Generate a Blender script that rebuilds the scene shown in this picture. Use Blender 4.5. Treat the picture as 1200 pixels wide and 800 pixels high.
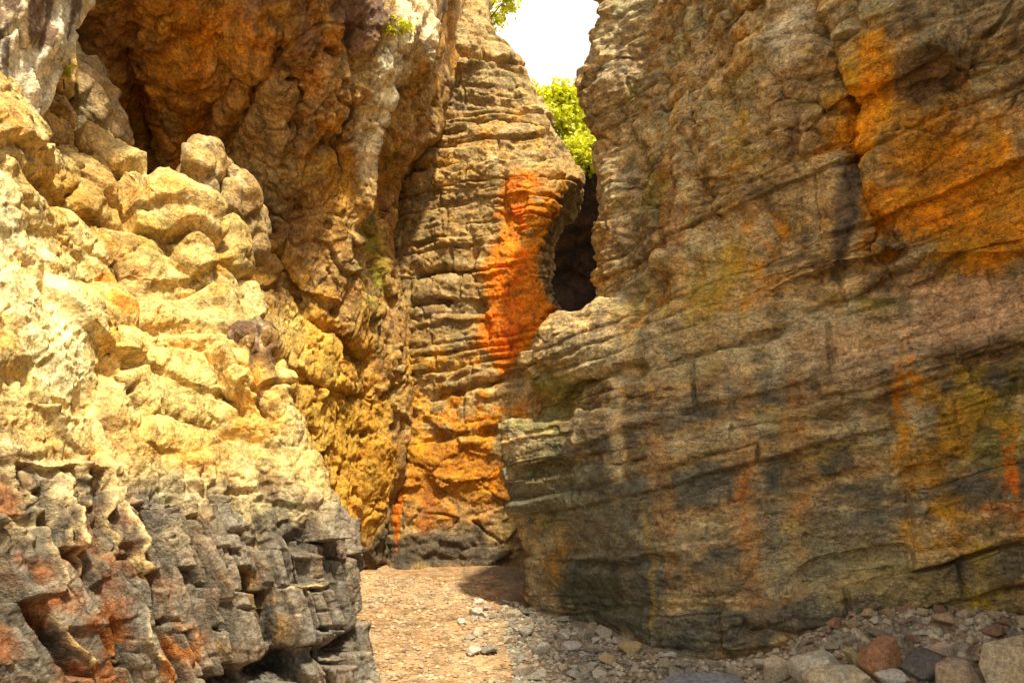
import bpy, math, random
import numpy as np

# ------------------------------------------------------------------ camera, sky, sun, exposure
sc = bpy.context.scene
for o in list(bpy.data.objects):
    bpy.data.objects.remove(o)
COL = sc.collection
cam_d = bpy.data.cameras.new('camera')
cam_d.sensor_width = 36.0
cam_d.lens = 27.0                      # 900 px focal length on a 1200 px wide frame
cam_d.shift_y = 100.0 / 1200.0         # eye level lies below the middle of the frame
cam_d.clip_start = 0.05
cam_d.clip_end = 600.0
cam = bpy.data.objects.new('camera', cam_d)
cam.location = (0, 0, 1.6)
cam.rotation_euler = (math.radians(90), 0, 0)
COL.objects.link(cam)
sc.camera = cam

SUN_DIR = np.array([0.45, -0.85, 1.70])      # towards the sun
SUN_DIR = SUN_DIR / np.linalg.norm(SUN_DIR)
w = bpy.data.worlds.new('World')
sc.world = w
w.use_nodes = True
nt = w.node_tree
nt.nodes.clear()
sky = nt.nodes.new('ShaderNodeTexSky')
sky.sky_type = 'NISHITA'
sky.sun_disc = False
sky.sun_elevation = math.asin(SUN_DIR[2])
sky.sun_rotation = math.atan2(SUN_DIR[0], SUN_DIR[1])
sky.altitude = 300
sky.air_density = 0.6
sky.dust_density = 6.0
sky.ozone_density = 0.4
veil = nt.nodes.new('ShaderNodeMix')            # a thin white veil of cloud over the whole sky
veil.data_type = 'RGBA'
veil.inputs['Factor'].default_value = 0.72
veil.inputs['B'].default_value = (6.4, 5.8, 5.0, 1)
bgn = nt.nodes.new('ShaderNodeBackground')
bgn.inputs['Strength'].default_value = 0.15
wo = nt.nodes.new('ShaderNodeOutputWorld')
nt.links.new(sky.outputs[0], veil.inputs['A'])
nt.links.new(veil.outputs['Result'], bgn.inputs['Color'])
nt.links.new(bgn.outputs[0], wo.inputs['Surface'])

sun_d = bpy.data.lights.new('sun', 'SUN')
sun_d.energy = 4.4
sun_d.angle = math.radians(3.5)
sun_d.color = (1.0, 0.90, 0.70)
sun = bpy.data.objects.new('sun', sun_d)
import mathutils
sun.rotation_euler = mathutils.Vector(SUN_DIR.tolist()).to_track_quat('Z', 'Y').to_euler()
sun.location = (4, -4, 12)
COL.objects.link(sun)

sc.view_settings.view_transform = 'Standard'
sc.view_settings.look = 'None'
sc.view_settings.gamma = 1.0
sc.view_settings.use_curve_mapping = False
sc.view_settings.exposure = 1.12
sc.render.resolution_x = 1024
sc.render.resolution_y = 682

F = np.float32
FOC = 900.0


def U(u, d):
    """plan position (x, y) of a thing seen at picture column u and standing d metres away"""
    return ((u - 600.0) / FOC * d, d)


def at(u, v, d):
    return ((u - 600.0) / FOC * d, d, 1.6 + (500.0 - v) / FOC * d)


# ------------------------------------------------------------------ noise
_r = np.random.RandomState(7)
PERM = np.concatenate([_r.permutation(256)] * 3).astype(np.int32)
_g = _r.normal(size=(256, 3))
GRAD = (_g / np.linalg.norm(_g, axis=1)[:, None]).astype(F)
RND = _r.rand(4096, 4).astype(F)


def perlin(P, seed=0):
    P = P.astype(F) + F(seed * 13.37)
    i = np.floor(P).astype(np.int32)
    f = P - i
    i &= 255
    w_ = f * f * f * (f * (f * 6 - 15) + 10)
    out = 0
    for dx in (0, 1):
        a = PERM[i[:, 0] + dx]
        wx = w_[:, 0] if dx else 1 - w_[:, 0]
        for dy in (0, 1):
            b = PERM[(a + i[:, 1] + dy) & 255]
            wy = w_[:, 1] if dy else 1 - w_[:, 1]
            for dz in (0, 1):
                g = GRAD[PERM[(b + i[:, 2] + dz) & 255]]
                wz = w_[:, 2] if dz else 1 - w_[:, 2]
                out = out + wx * wy * wz * (g[:, 0] * (f[:, 0] - dx) + g[:, 1] * (f[:, 1] - dy) + g[:, 2] * (f[:, 2] - dz))
    return out * F(1.5)


def fbm(P, freq, octaves, seed=0, gain=0.5, ridged=False, lac=2.03):
    out = 0
    a = 1.0
    tot = 0
    for k in range(octaves):
        n = perlin(P * freq, seed + k * 3)
        if ridged:
            n = 1 - 2 * np.abs(n) * 1.3
        out = out + a * n
        tot += a
        a *= gain
        freq = freq * lac
    return out / tot


def _hash(ix, iy, iz, seed):
    h = (ix.astype(np.int64) * 73856093) ^ (iy.astype(np.int64) * 19349663) ^ (iz.astype(np.int64) * 83492791) ^ (seed * 2654435)
    h = (h ^ (h >> 13)) * 1274126177
    return ((h ^ (h >> 16)) & 4095).astype(np.int32)


def voronoi(P, seed=0, jitter=0.9, flat=False):
    """nearest cell: id, centre offset, distance to the cell border; flat searches a 2-D grid (third coordinate ignored)"""
    P = P.astype(F)
    base = np.floor(P).astype(np.int32)
    if flat:
        base[:, 2] = 0
    n = len(P)
    f1 = np.full(n, 9e9, F); f2 = np.full(n, 9e9, F)
    cid = np.zeros(n, np.int32)
    cen = np.zeros((n, 3), F)
    for dx in (-1, 0, 1):
        for dy in (-1, 0, 1):
            for dz in ((0,) if flat else (-1, 0, 1)):
                c = base + np.array([dx, dy, dz], np.int32)
                h = _hash(c[:, 0], c[:, 1], c[:, 2], seed)
                q = c + 0.5 + (RND[h, :3] - 0.5) * F(jitter)
                dv = P - q
                if flat:
                    dv[:, 2] = 0
                dd = (dv * dv).sum(1)
                m = dd < f1
                f2 = np.where(m, f1, np.minimum(f2, dd))
                f1 = np.where(m, dd, f1)
                cid = np.where(m, h, cid)
                cen = np.where(m[:, None], dv, cen)
    return cid, cen, np.sqrt(f2) - np.sqrt(f1)


def facets(P, freq, seed, tilt=0.6, step=0.5, jitter=0.9, w_=0.10, groove=0.12, wob=0.16):
    """fractured rock: every cell is a tilted chip at its own height, with a narrow joint round it"""
    Q = P * freq
    if wob:
        Q = Q + wob * np.stack([perlin(Q * 1.7, seed + 1), perlin(Q * 1.7, seed + 2), perlin(Q * 1.7, seed + 3)], 1)
    cid, dv, edge = voronoi(Q, seed, jitter)
    g = GRAD[(cid * 7 + seed) & 255]
    k = np.clip(edge / max(w_, 0.032 * freq), 0, 1)
    return ((RND[cid, 3] - 0.5) * step + (dv * g).sum(1) * tilt + groove) * k - groove, edge, cid


def sstep(a, b, x):
    t = np.clip((x - a) / (b - a), 0, 1)
    return t * t * (3 - 2 * t)


def bricks(a, b, beds, wa, seed, w_=0.02, step=0.06, tilt=0.05, groove=0.03):
    """rock broken along its beds and across them: blocks of uneven length, each at its own height, with straight edges"""
    e = beds.e
    i = np.clip(np.searchsorted(e, b) - 1, 0, len(e) - 2)
    r1 = RND[(i * 131 + seed) & 4095]
    wl = wa * (0.45 + 1.3 * r1[:, 0])
    t = a / wl + r1[:, 1] * 50

    def off(j):
        return 0.45 * (RND[(i * 977 + j * 61 + seed) & 4095, 2] - 0.5)
    j = np.floor(t).astype(np.int64)
    j = np.where(t < j + off(j), j - 1, np.where(t > j + 1 + off(j + 1), j + 1, j))
    e0 = j + off(j); e1 = j + 1 + off(j + 1)
    da = np.minimum(t - e0, e1 - t) * wl
    db = np.minimum(b - e[i], e[i + 1] - b)
    h = (i * 373 + j * 89 + seed * 7) & 4095
    R4 = RND[h]
    ta = (t - e0) / (e1 - e0) - 0.5
    tb = (b - e[i]) / (e[i + 1] - e[i]) - 0.5
    k = np.clip(np.minimum(da, db) / w_, 0, 1)
    gw = 0.3 + 0.7 * R4[:, 3]
    d = ((R4[:, 0] - 0.5) * step + ta * (R4[:, 1] - 0.5) * 2 * tilt + tb * (R4[:, 2] - 0.4) * 2 * tilt + groove * gw) * k - groove * gw
    return d.astype(F), h, i


class Beds:
    def __init__(self, seed, tmin, tmax, lo=-4, hi=14):
        r = np.random.RandomState(seed)
        t = lo
        e = []
        while t < hi:
            e.append(t)
            t += tmin + (tmax - tmin) * r.rand() ** 2
        self.e = np.array(e)
        self.o = r.rand(len(e)).astype(F)
        self.seed = seed

    def __call__(self, b, P, w_=0.012):
        i = np.clip(np.searchsorted(self.e, b) - 1, 0, len(self.e) - 2)
        th = self.e[i + 1] - self.e[i]
        f = (b - self.e[i])
        near = np.minimum(f, th - f)
        groove = np.exp(-(near / w_) ** 2)
        Q = P * np.array([1.1, 1.1, 0.3], F) + (i * 7.31)[:, None].astype(F)
        lat = perlin(Q, self.seed)
        prot = self.o[i] + lat * 0.9
        rnd = sstep(0, 0.35, f / th) * sstep(0, 0.18, (th - f) / th)
        return prot.astype(F), groove.astype(F), rnd.astype(F), i


# ------------------------------------------------------------------ surfaces from control nets
def cr(net, t, axis):
    net = np.moveaxis(net, axis, 0)
    n = net.shape[0]
    i = np.clip(np.floor(t).astype(int), 0, n - 2)
    f = (t - i).reshape((-1,) + (1,) * (net.ndim - 1))
    p0 = net[np.clip(i - 1, 0, n - 1)]; p1 = net[i]; p2 = net[i + 1]; p3 = net[np.clip(i + 2, 0, n - 1)]
    p0 = np.where((i == 0).reshape(f.shape), 2 * p1 - p2, p0)
    p3 = np.where((i == n - 2).reshape(f.shape), 2 * p2 - p1, p3)
    r = 0.5 * ((2 * p1) + (-p0 + p2) * f + (2 * p0 - 5 * p1 + 4 * p2 - p3) * f * f + (-p0 + 3 * p1 - 3 * p2 + p3) * f ** 3)
    return np.moveaxis(r, 0, axis)


def params(counts):
    out = [np.linspace(k, k + 1, c, endpoint=False) for k, c in enumerate(counts)]
    out.append(np.array([len(counts)], float))
    return np.concatenate(out)


class Surf:
    """a rock face: rows of plan points at given heights, interpolated to a dense grid"""
    def __init__(self, zs, rows, ccounts, rcounts, flip=False):
        net = np.array([[(p[0], p[1], p[2] if len(p) > 2 else z) for p in row] for z, row in zip(zs, rows)], float)
        g = cr(cr(net, params(rcounts), 0), params(ccounts), 1)
        self.R, self.C = g.shape[:2]
        self.g = g
        self.flip = flip
        mid = g[int(self.R * 0.35)]
        s = np.concatenate([[0], np.cumsum(np.linalg.norm(np.diff(mid[:, :2], axis=0), axis=1))])
        self.s = np.tile(s, (self.R, 1)).ravel().astype(F)

    @property
    def P(self):
        return self.g.reshape(-1, 3)

    def normals(self):
        du = np.gradient(self.g, axis=1); dv = np.gradient(self.g, axis=0)
        n = np.cross(du, dv)
        if self.flip:
            n = -n
        n /= np.linalg.norm(n, axis=2)[..., None] + 1e-12
        return n.reshape(-1, 3)

    def smooth_normals(self, k):
        n = self.normals().reshape(self.R, self.C, 3)
        for ax in (0, 1):
            c = np.cumsum(np.concatenate([np.repeat(np.take(n, [0], ax), k + 1, ax), n, np.repeat(np.take(n, [-1], ax), k, ax)], ax), ax)
            L = n.shape[ax]
            n = (np.take(c, range(2 * k + 1, 2 * k + 1 + L), ax) - np.take(c, range(0, L), ax)) / (2 * k + 1)
        n /= np.linalg.norm(n, axis=2)[..., None] + 1e-12
        return n.reshape(-1, 3)

    def push(self, d, N):
        self.g = (self.P + N * d[:, None]).reshape(self.R, self.C, 3)

    def uv(self):
        P = self.P
        y = np.maximum(P[:, 1], 0.2)
        return 600 + FOC * P[:, 0] / y, 500 - FOC * (P[:, 2] - 1.6) / y

    def anchor(self, u, v):
        """the point of the rock seen at (u, v): marks are set out on the rock itself, in metres"""
        if not hasattr(self, '_uv'):
            self._uv = self.uv()
        uu, vv = self._uv
        d = (uu - u) ** 2 + (vv - v) ** 2 + 40.0 * np.maximum(self.P[:, 1] - 3, 0)
        d[self.P[:, 1] < 0.5] = 1e9
        k = int(np.argmin(d))
        return self.P[k], self.s[k]

    def line(self, pts, width, depth, seed, sharp=1.0):
        """a crack (depth > 0) or a rib (depth < 0) that runs along the rock through the given places; px at the place"""
        P = self.P.astype(F)
        q = []
        k = 0
        for u, v in pts:
            p, s0 = self.anchor(u, v)
            q.append((s0, p[2])); k += p[1] / FOC / len(pts)
        a = self.s + 0.035 * perlin(P * 4, seed) + 0.012 * perlin(P * 13, seed + 1)
        b = P[:, 2] + 0.035 * perlin(P * 4, seed + 2) + 0.012 * perlin(P * 13, seed + 3)
        best = np.full(len(P), 9e9, F)
        fade = np.zeros(len(P), F)
        n = len(q) - 1
        for i in range(n):
            (x0, y0), (x1, y1) = q[i], q[i + 1]
            L2 = (x1 - x0) ** 2 + (y1 - y0) ** 2 + 1e-9
            t = np.clip(((a - x0) * (x1 - x0) + (b - y0) * (y1 - y0)) / L2, 0, 1)
            dd = np.hypot(a - x0 - t * (x1 - x0), b - y0 - t * (y1 - y0))
            m = dd < best
            best = np.where(m, dd, best); fade = np.where(m, (t + i) / n, fade)
        e = sstep(0, 0.12, fade) * sstep(1, 0.88, fade)
        r = best / (width * k)
        return -depth * k * np.exp(-r ** (1.6 * sharp)) * (0.35 + 0.65 * e) * (0.75 + 0.5 * perlin(P * 3, seed + 5))

    def scoop(self, u, v, rx, ry, depth):
        p, s0 = self.anchor(u, v)
        k = p[1] / FOC
        P = self.P
        r2 = ((self.s - s0) / (rx * k)) ** 2 + ((P[:, 2] - p[2]) / (ry * k)) ** 2
        return -depth * k * np.exp(-r2)

    def build(self, name, mat, col, parent=None):
        lum = col.mean(1, keepdims=True)
        col = np.clip(lum + (col - lum) * 1.18, 0.008, 0.8)
        col = 0.26 * (col / 0.26) ** 1.12
        R, C = self.R, self.C
        idx = np.arange(R * C).reshape(R, C)
        q = np.stack([idx[:-1, :-1], idx[:-1, 1:], idx[1:, 1:], idx[1:, :-1]], -1).reshape(-1, 4)
        if self.flip:
            q = q[:, ::-1]
        me = mesh_arrays(name, self.P, q, col)
        return obj(name, me, mat, parent)


def mesh_arrays(name, P, q, col=None, smooth=True):
    me = bpy.data.meshes.new(name)
    k = q.shape[1]
    me.vertices.add(len(P)); me.loops.add(q.size); me.polygons.add(len(q))
    me.vertices.foreach_set('co', np.ascontiguousarray(P, F).ravel())
    me.loops.foreach_set('vertex_index', np.ascontiguousarray(q, np.int32).ravel())
    me.polygons.foreach_set('loop_start', np.arange(0, q.size, k, dtype=np.int32))
    me.polygons.foreach_set('use_smooth', np.full(len(q), smooth))
    if col is not None:
        a = me.attributes.new('rock_colour', 'FLOAT_COLOR', 'POINT')
        c4 = np.ones((len(P), 4), F); c4[:, :3] = col
        a.data.foreach_set('color', c4.ravel())
    me.update(calc_edges=True)
    return me


def obj(name, me, mat, parent=None):
    o = bpy.data.objects.new(name, me)
    COL.objects.link(o)
    if mat is not None and len(me.materials) == 0:
        me.materials.append(mat)
    if parent is not None:
        o.parent = parent
    return o


def tag(o, label, cat=None, group=None, kind=None):
    o['label'] = label
    if cat: o['category'] = cat
    if group: o['group'] = group
    if kind: o['kind'] = kind
    return o


# ------------------------------------------------------------------ materials
def rock_mat(name, rough=(0.62, 0.9), bump=0.8, fine=1.0, spec=0.25, bedded=1.0, veins=0.8):
    m = bpy.data.materials.new(name)
    m.use_nodes = True
    nt = m.node_tree; N = nt.nodes; L = nt.links
    bs = N['Principled BSDF']
    at_ = N.new('ShaderNodeAttribute'); at_.attribute_name = 'rock_colour'
    tc = N.new('ShaderNodeTexCoord')
    mp = N.new('ShaderNodeMapping')
    mp.inputs['Scale'].default_value = (1, 1, bedded)
    L.new(tc.outputs['Object'], mp.inputs['Vector'])

    def noise(scale, det, rgh=0.6, vec=None):
        n = N.new('ShaderNodeTexNoise')
        n.inputs['Scale'].default_value = scale; n.inputs['Detail'].default_value = det
        n.inputs['Roughness'].default_value = rgh
        L.new(mp.outputs[0], n.inputs['Vector'])
        return n

    def ramp(src, a, b, lo, hi):
        r = N.new('ShaderNodeMapRange')
        r.inputs['From Min'].default_value = a; r.inputs['From Max'].default_value = b
        r.inputs['To Min'].default_value = lo; r.inputs['To Max'].default_value = hi
        L.new(src, r.inputs['Value'])
        return r.outputs[0]
    n1 = noise(7.0, 9, 0.68)
    n2 = noise(38.0, 7, 0.7)
    n3 = noise(3.0, 5, 0.6)
    v1 = ramp(n1.outputs['Fac'], 0.3, 0.7, 0.45, 1.5)
    v2 = ramp(n2.outputs['Fac'], 0.3, 0.7, 1 - 0.45 * fine, 1 + 0.45 * fine)
    mul = N.new('ShaderNodeMath'); mul.operation = 'MULTIPLY'
    L.new(v1, mul.inputs[0]); L.new(v2, mul.inputs[1])
    mx = N.new('ShaderNodeMix'); mx.data_type = 'RGBA'; mx.blend_type = 'MULTIPLY'
    mx.inputs['Factor'].default_value = 1.0
    L.new(at_.outputs['Color'], mx.inputs['A'])
    cmb = N.new('ShaderNodeCombineColor')
    # slight hue drift: warm in the bright grains, cool in the dark ones
    h = ramp(n3.outputs['Fac'], 0.3, 0.7, 0.88, 1.12)
    m2 = N.new('ShaderNodeMath'); m2.operation = 'MULTIPLY'
    L.new(mul.outputs[0], m2.inputs[0]); L.new(h, m2.inputs[1])
    L.new(m2.outputs[0], cmb.inputs[0]); L.new(mul.outputs[0], cmb.inputs[1])
    h2 = ramp(n3.outputs['Fac'], 0.3, 0.7, 1.12, 0.86)
    m3 = N.new('ShaderNodeMath'); m3.operation = 'MULTIPLY'
    L.new(mul.outputs[0], m3.inputs[0]); L.new(h2, m3.inputs[1])
    L.new(m3.outputs[0], cmb.inputs[2])
    L.new(cmb.outputs[0], mx.inputs['B'])
    prev = mx.outputs['Result']
    # thin dark and pale veins and dark flecks, colour contrast replacing weak relief shading
    for sc_, wid, tone, amt in ((5.0, 0.022, (0.30, 0.26, 0.24, 1), 0.75 * veins), (13.0, 0.030, (0.36, 0.32, 0.30, 1), 0.7 * veins), (9.0, 0.016, (1.75, 1.65, 1.5, 1), 0.6 * veins)):
        n_ = noise(sc_, 5, 0.6)
        n_.inputs['Distortion'].default_value = 0.4
        sb = N.new('ShaderNodeMath'); sb.operation = 'SUBTRACT'; sb.inputs[1].default_value = 0.5
        L.new(n_.outputs['Fac'], sb.inputs[0])
        ab = N.new('ShaderNodeMath'); ab.operation = 'ABSOLUTE'
        L.new(sb.outputs[0], ab.inputs[0])
        vm = N.new('ShaderNodeMix'); vm.data_type = 'RGBA'; vm.blend_type = 'MULTIPLY'
        L.new(ramp(ab.outputs[0], 0.0, wid, amt, 0.0), vm.inputs['Factor'])
        L.new(prev, vm.inputs['A']); vm.inputs['B'].default_value = tone
        prev = vm.outputs['Result']
    n_ = noise(55.0, 4, 0.75)
    vm = N.new('ShaderNodeMix'); vm.data_type = 'RGBA'; vm.blend_type = 'MULTIPLY'
    L.new(ramp(n_.outputs['Fac'], 0.60, 0.66, 0.0, 0.6 * veins), vm.inputs['Factor'])
    L.new(prev, vm.inputs['A']); vm.inputs['B'].default_value = (0.32, 0.30, 0.27, 1)
    L.new(vm.outputs['Result'], bs.inputs['Base Color'])
    L.new(ramp(n1.outputs['Fac'], 0.3, 0.7, rough[0], rough[1]), bs.inputs['Roughness'])
    bs.inputs['Specular IOR Level'].default_value = spec
    b1 = N.new('ShaderNodeBump'); b1.inputs['Strength'].default_value = bump; b1.inputs['Distance'].default_value = 0.045
    b2 = N.new('ShaderNodeBump'); b2.inputs['Strength'].default_value = bump * 0.8; b2.inputs['Distance'].default_value = 0.014
    n4 = noise(16.0, 6, 0.62); n5 = noise(70.0, 5, 0.65)
    L.new(n4.outputs['Fac'], b1.inputs['Height']); L.new(n5.outputs['Fac'], b2.inputs['Height'])
    L.new(b1.outputs[0], b2.inputs['Normal']); L.new(b2.outputs[0], bs.inputs['Normal'])
    return m


M_ROCK = rock_mat('limestone')
M_POLISHED = rock_mat('water_worn_limestone', rough=(0.45, 0.8), bump=1.0, spec=0.4, bedded=1.5, veins=1.0)


def lerp(c, k, m):
    return c + (np.asarray(k, F) - c) * m[:, None]


def paint(S, col, marks, seed, warp=0.5):
    """mineral stains and other colour marks, some of them painted sunlight: each mark sits at a place on the rock; radii in metres along the face and up it"""
    P = S.P.astype(F)
    w1 = fbm(P, 1.6, 4, seed); w2 = fbm(P, 1.6, 4, seed + 50)
    st = fbm(np.stack([S.s, P[:, 2] * 0.10, S.s * 0], 1), 6.0, 4, seed + 9)
    gr = fbm(P, 4.5, 4, seed + 20)
    run = fbm(np.stack([S.s, P[:, 2] * 0.16, S.s * 0], 1), 15.0, 3, seed + 40)
    fg = fbm(P, 13.0, 4, seed + 45)
    rag = fbm(P, 3.2, 5, seed + 30, 0.62)
    for mk in marks:
        u, v, rx, ry, c, a = mk[:6]
        mode = mk[6] if len(mk) > 6 else ''
        p, s0 = S.anchor(u, v)
        k = p[1] / FOC
        ds = (S.s - s0 + w1 * rx * k * warp) / (rx * k)
        dz = (P[:, 2] - p[2] + w2 * ry * k * warp) / (ry * k)
        if 'b' in mode:      # broken slab: straight sides
            r = np.maximum(np.abs(ds), np.abs(dz))
            m = sstep(-0.06, 0.08, 1 - r + 0.10 * gr)
        else:
            r = np.sqrt(ds * ds + dz * dz)
            m = sstep(-0.30, 0.38, 0.85 - r + 0.75 * rag)
        if 's' in mode:      # runs of seepage
            m = m * sstep(-0.12, 0.22, st + 0.3 * w1)
        if 'r' in mode:      # thin broken runs
            m = m * sstep(-0.05, 0.25, run + 0.4 * gr) * sstep(-0.3, 0.2, fg)
        if 'g' in mode:      # patchy
            m = m * sstep(-0.15, 0.25, gr)
        col = lerp(col, c, m * a)
    return col

# ------------------------------------------------------------------ palette (base colours)
CREAM = (0.62, 0.50, 0.27)
BUFF = (0.46, 0.33, 0.15)
TAN = (0.36, 0.25, 0.12)
OCHRE = (0.52, 0.28, 0.045)
ORANGE = (0.60, 0.19, 0.018)
RUST = (0.42, 0.13, 0.022)
GREY = (0.27, 0.235, 0.18)
SLATE = (0.15, 0.145, 0.12)
DARK = (0.07, 0.058, 0.045)
PINK = (0.44, 0.31, 0.22)
MOSS = (0.22, 0.21, 0.04)
LICHEN = (0.50, 0.42, 0.08)

STONE = [(0, 0, 0)]


# ------------------------------------------------------------------ rock outcrop on the left
def V3(*a):
    return np.array(a, F)


STAMPS = [  # joint blocks standing proud: place, width, height, lean, how far proud (px there)
    (250, 618, 26, 58, 0.1, 22), (285, 735, 28, 84, 0.1, 24), (345, 722, 34, 74, 0.05, 26), (392, 712, 22, 62, 0.0, 22),
    (228, 745, 26, 90, 0.2, 24), (312, 668, 30, 46, 0.05, 18), (200, 700, 24, 80, 0.3, 18),
    (70, 600, 22, 90, 0.2, 22), (42, 660, 20, 90, 0.4, 22), (150, 625, 18, 90, 0.3, 20), (102, 640, 16, 80, 0.25, 16),
    (30, 765, 30, 110, 0.6, 24), (90, 750, 26, 120, 0.55, 24), (170, 760, 26, 90, 0.45, 22), (130, 690, 22, 70, 0.4, 16)]


def make_outcrop():
    zs = [-0.35, 0.25, 0.7, 1.15, 1.6, 2.25, 2.5, 3.15, 3.6, 4.2, 4.8]
    rows = [
        [(-4.7, -3), (-3.7, 0), (-2.55, 2.0), U(0, 3.0), U(180, 3.75), U(310, 4.35), U(428, 4.75), U(432, 5.4), (-2.6, 7.0)],
        [(-4.7, -3), (-3.7, 0), (-2.55, 2.0), U(0, 3.05), U(180, 3.8), U(300, 4.35), U(408, 4.8), U(414, 5.5), (-2.8, 7.0)],
        [(-4.8, -3), (-3.75, 0), (-2.6, 2.0), U(0, 3.1), U(175, 3.85), U(285, 4.4), U(388, 4.8), U(392, 5.5), (-3.0, 7.0)],
        [(-4.8, -3), (-3.8, 0), (-2.65, 2.0), U(0, 3.2), U(160, 3.95), U(265, 4.5), U(372, 4.9), U(372, 5.6), (-3.2, 7.0)],
        [(-4.9, -3), (-3.9, 0), (-2.75, 2.0), U(0, 3.3), U(135, 4.1), U(250, 4.65), U(332, 5.0), U(330, 5.7), (-3.4, 7.0)],
        [(-5.0, -3), (-4.0, 0), (-2.9, 2.0), U(0, 3.5), U(110, 4.3), U(215, 4.85), U(292, 5.1), U(285, 5.8), (-3.7, 7.0)],
        [(-5.0, -3), (-4.0, 0), (-2.95, 2.0), U(-5, 3.6), U(95, 4.5), U(195, 5.0), U(275, 5.25), U(285, 5.9), (-3.8, 7.0)],
        [(-5.1, -3), (-4.1, 0), (-3.05, 2.0), U(-10, 3.8), U(80, 4.7), U(160, 5.15), U(226, 5.35), U(235, 6.0), (-4.0, 7.0)],
        [(-5.2, -3), (-4.2, 0), (-3.2, 2.0), U(-10, 4.1), U(45, 4.9), U(90, 5.3), U(122, 5.5), U(130, 6.0), (-4.2, 7.0)],
        [(-5.4, -3), (-4.6, 0), (-3.8, 2.0), U(-30, 4.5), U(20, 5.0), U(50, 5.35), U(72, 5.5), U(80, 6.0), (-4.4, 7.0)],
        [(-6.4, -3), (-5.9, 0), (-5.2, 2.0), U(-200, 5.0), U(-100, 5.2), U(-40, 5.4), U(20, 5.6), U(60, 6.2), (-4.8, 7.0)],
    ]
    S = Surf(zs, rows, [8, 20, 60, 160, 135, 120, 60, 16], [60, 75, 80, 80, 110, 50, 75, 80, 60, 16])
    P = S.P.astype(F)
    N = S.smooth_normals(12)
    bound = 1.60 - 0.24 * (P[:, 1] - 3.2) + 0.20 * fbm(P, 1.3, 3, 3)
    low = sstep(0.14, -0.12, P[:, 2] - bound)
    up = 1 - low
    big = fbm(P, 0.9, 3, 11) * 0.14
    lump = fbm(P * V3(1, 1, 1.3), 1.8, 3, 21, 0.5) * 0.10
    d = big * 0.8 + lump * up
    # shelf under the boulders, the slab edge, diagonal rib and hollow beside it
    d += S.line([(120, 384), (200, 382), (292, 386)], 9, 26, 801)
    d += S.line([(180, 398), (240, 402), (290, 400)], 7, 18, 802)
    d += S.line([(250, 395), (275, 440), (305, 475)], 9, -26, 803)
    d += S.line([(290, 385), (318, 420), (320, 460)], 12, -24, 804)
    d += S.line([(272, 420), (300, 462), (330, 500)], 8, 34, 805) + S.line([(243, 405), (262, 445), (290, 480)], 7, 26, 806)
    d += S.line([(165, 480), (250, 500), (345, 530)], 10, 22, 807)
    d += S.line([(125, 390), (140, 450), (165, 490)], 10, 20, 808)
    d += S.line([(35, 200), (90, 250), (150, 330), (160, 375)], 12, 26, 809)
    d += S.line([(40, 130), (85, 170), (150, 205)], 8, 24, 810) + S.line([(90, 190), (90, 240), (130, 270)], 8, 18, 811)
    d += S.line([(0, 330), (40, 390), (90, 460)], 12, 22, 812) + S.line([(20, 190), (60, 300), (75, 360)], 9, 14, 813)
    S.push(d, N)
    P = S.P.astype(F)
    N = S.smooth_normals(4)
    # jointed columns leaning left
    lean = 0.50 * sstep(4.9, 3.0, P[:, 1]) + 0.05
    sx = S.s + lean * (P[:, 2] - 1.0) + 0.05 * fbm(P, 1.6, 3, 5)
    zz = P[:, 2] + 0.18 * S.s + 0.04 * fbm(P, 2.5, 3, 6)
    col_d, cid, ci_ = bricks(zz, sx, Beds(31, 0.07, 0.26, -3, 16), 0.42, 4, 0.022, 0.26, 0.08, 0.13)
    bd2, cid2, ci2 = bricks(zz + 0.03 * fbm(P, 8, 2, 9), sx, Beds(32, 0.035, 0.10, -3, 16), 0.16, 5, 0.014, 0.05, 0.03, 0.02)
    col_d = col_d + bd2
    f2, e2, c2 = facets(P * V3(1.0, 1.0, 0.8), 7.0, 15, 0.9, 0.6)
    f3, e3, c3 = facets(P, 16.0, 16, 0.9, 0.5)
    zone = sstep(-0.15, 0.2, fbm(P, 1.7, 3, 33) + 0.5 * (P[:, 2] - 0.95))
    stamp = 0
    for (u, v, wp, hp, ln_, th_) in STAMPS:
        p, s0 = S.anchor(u, v)
        kk = p[1] / FOC
        fx = np.abs((S.s - s0) + ln_ * (P[:, 2] - p[2]) + 0.02 * perlin(P * 5, 77)) / (wp * kk * 0.75)
        fz = np.abs(P[:, 2] - p[2] + 0.15 * (S.s - s0) + 0.03 * perlin(P * 5, 78)) / (hp * kk * 0.5)
        m = np.clip((1 - fx) / 0.25, 0, 1) * np.clip((1 - fz) / 0.09, 0, 1)
        stamp = np.maximum(stamp, m * th_ * kk * (1 + 0.3 * (S.s - s0) / (wp * kk)))
    smk = sstep(0.0, 0.02, stamp)
    dlow = col_d * (1 - 0.8 * zone) * (1 - 0.7 * smk) + f2 * (0.02 + 0.085 * zone * (1 - 0.7 * smk)) + f3 * (0.012 + 0.04 * zone * (1 - 0.5 * smk)) + stamp * 0.7
    pits = fbm(P, 6.0, 4, 51)
    r2 = fbm(P * V3(1, 1, 0.8), 4.5, 5, 61, 0.55, ridged=True)
    f4, e4, c4 = facets(P * V3(1, 1, 1.4), 3.4, 19, 0.6, 0.4, w_=0.12, groove=0.25)
    f5, e5, c5 = facets(P, 9.0, 18, 0.7, 0.5, groove=0.2)
    f6, e6, c6 = facets(P * V3(1, 1, 1.2), 1.25, 17, 0.55, 0.4, w_=0.05, groove=0.14)
    # rounded blocks weathered out of the upper part
    Qb = P * V3(1.7, 1.7, 2.0) + 0.25 * np.stack([perlin(P * 2.5, 31), perlin(P * 2.5, 32), perlin(P * 2.5, 33)], 1)
    bc, bv, be = voronoi(Qb, 35, 0.8)
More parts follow.
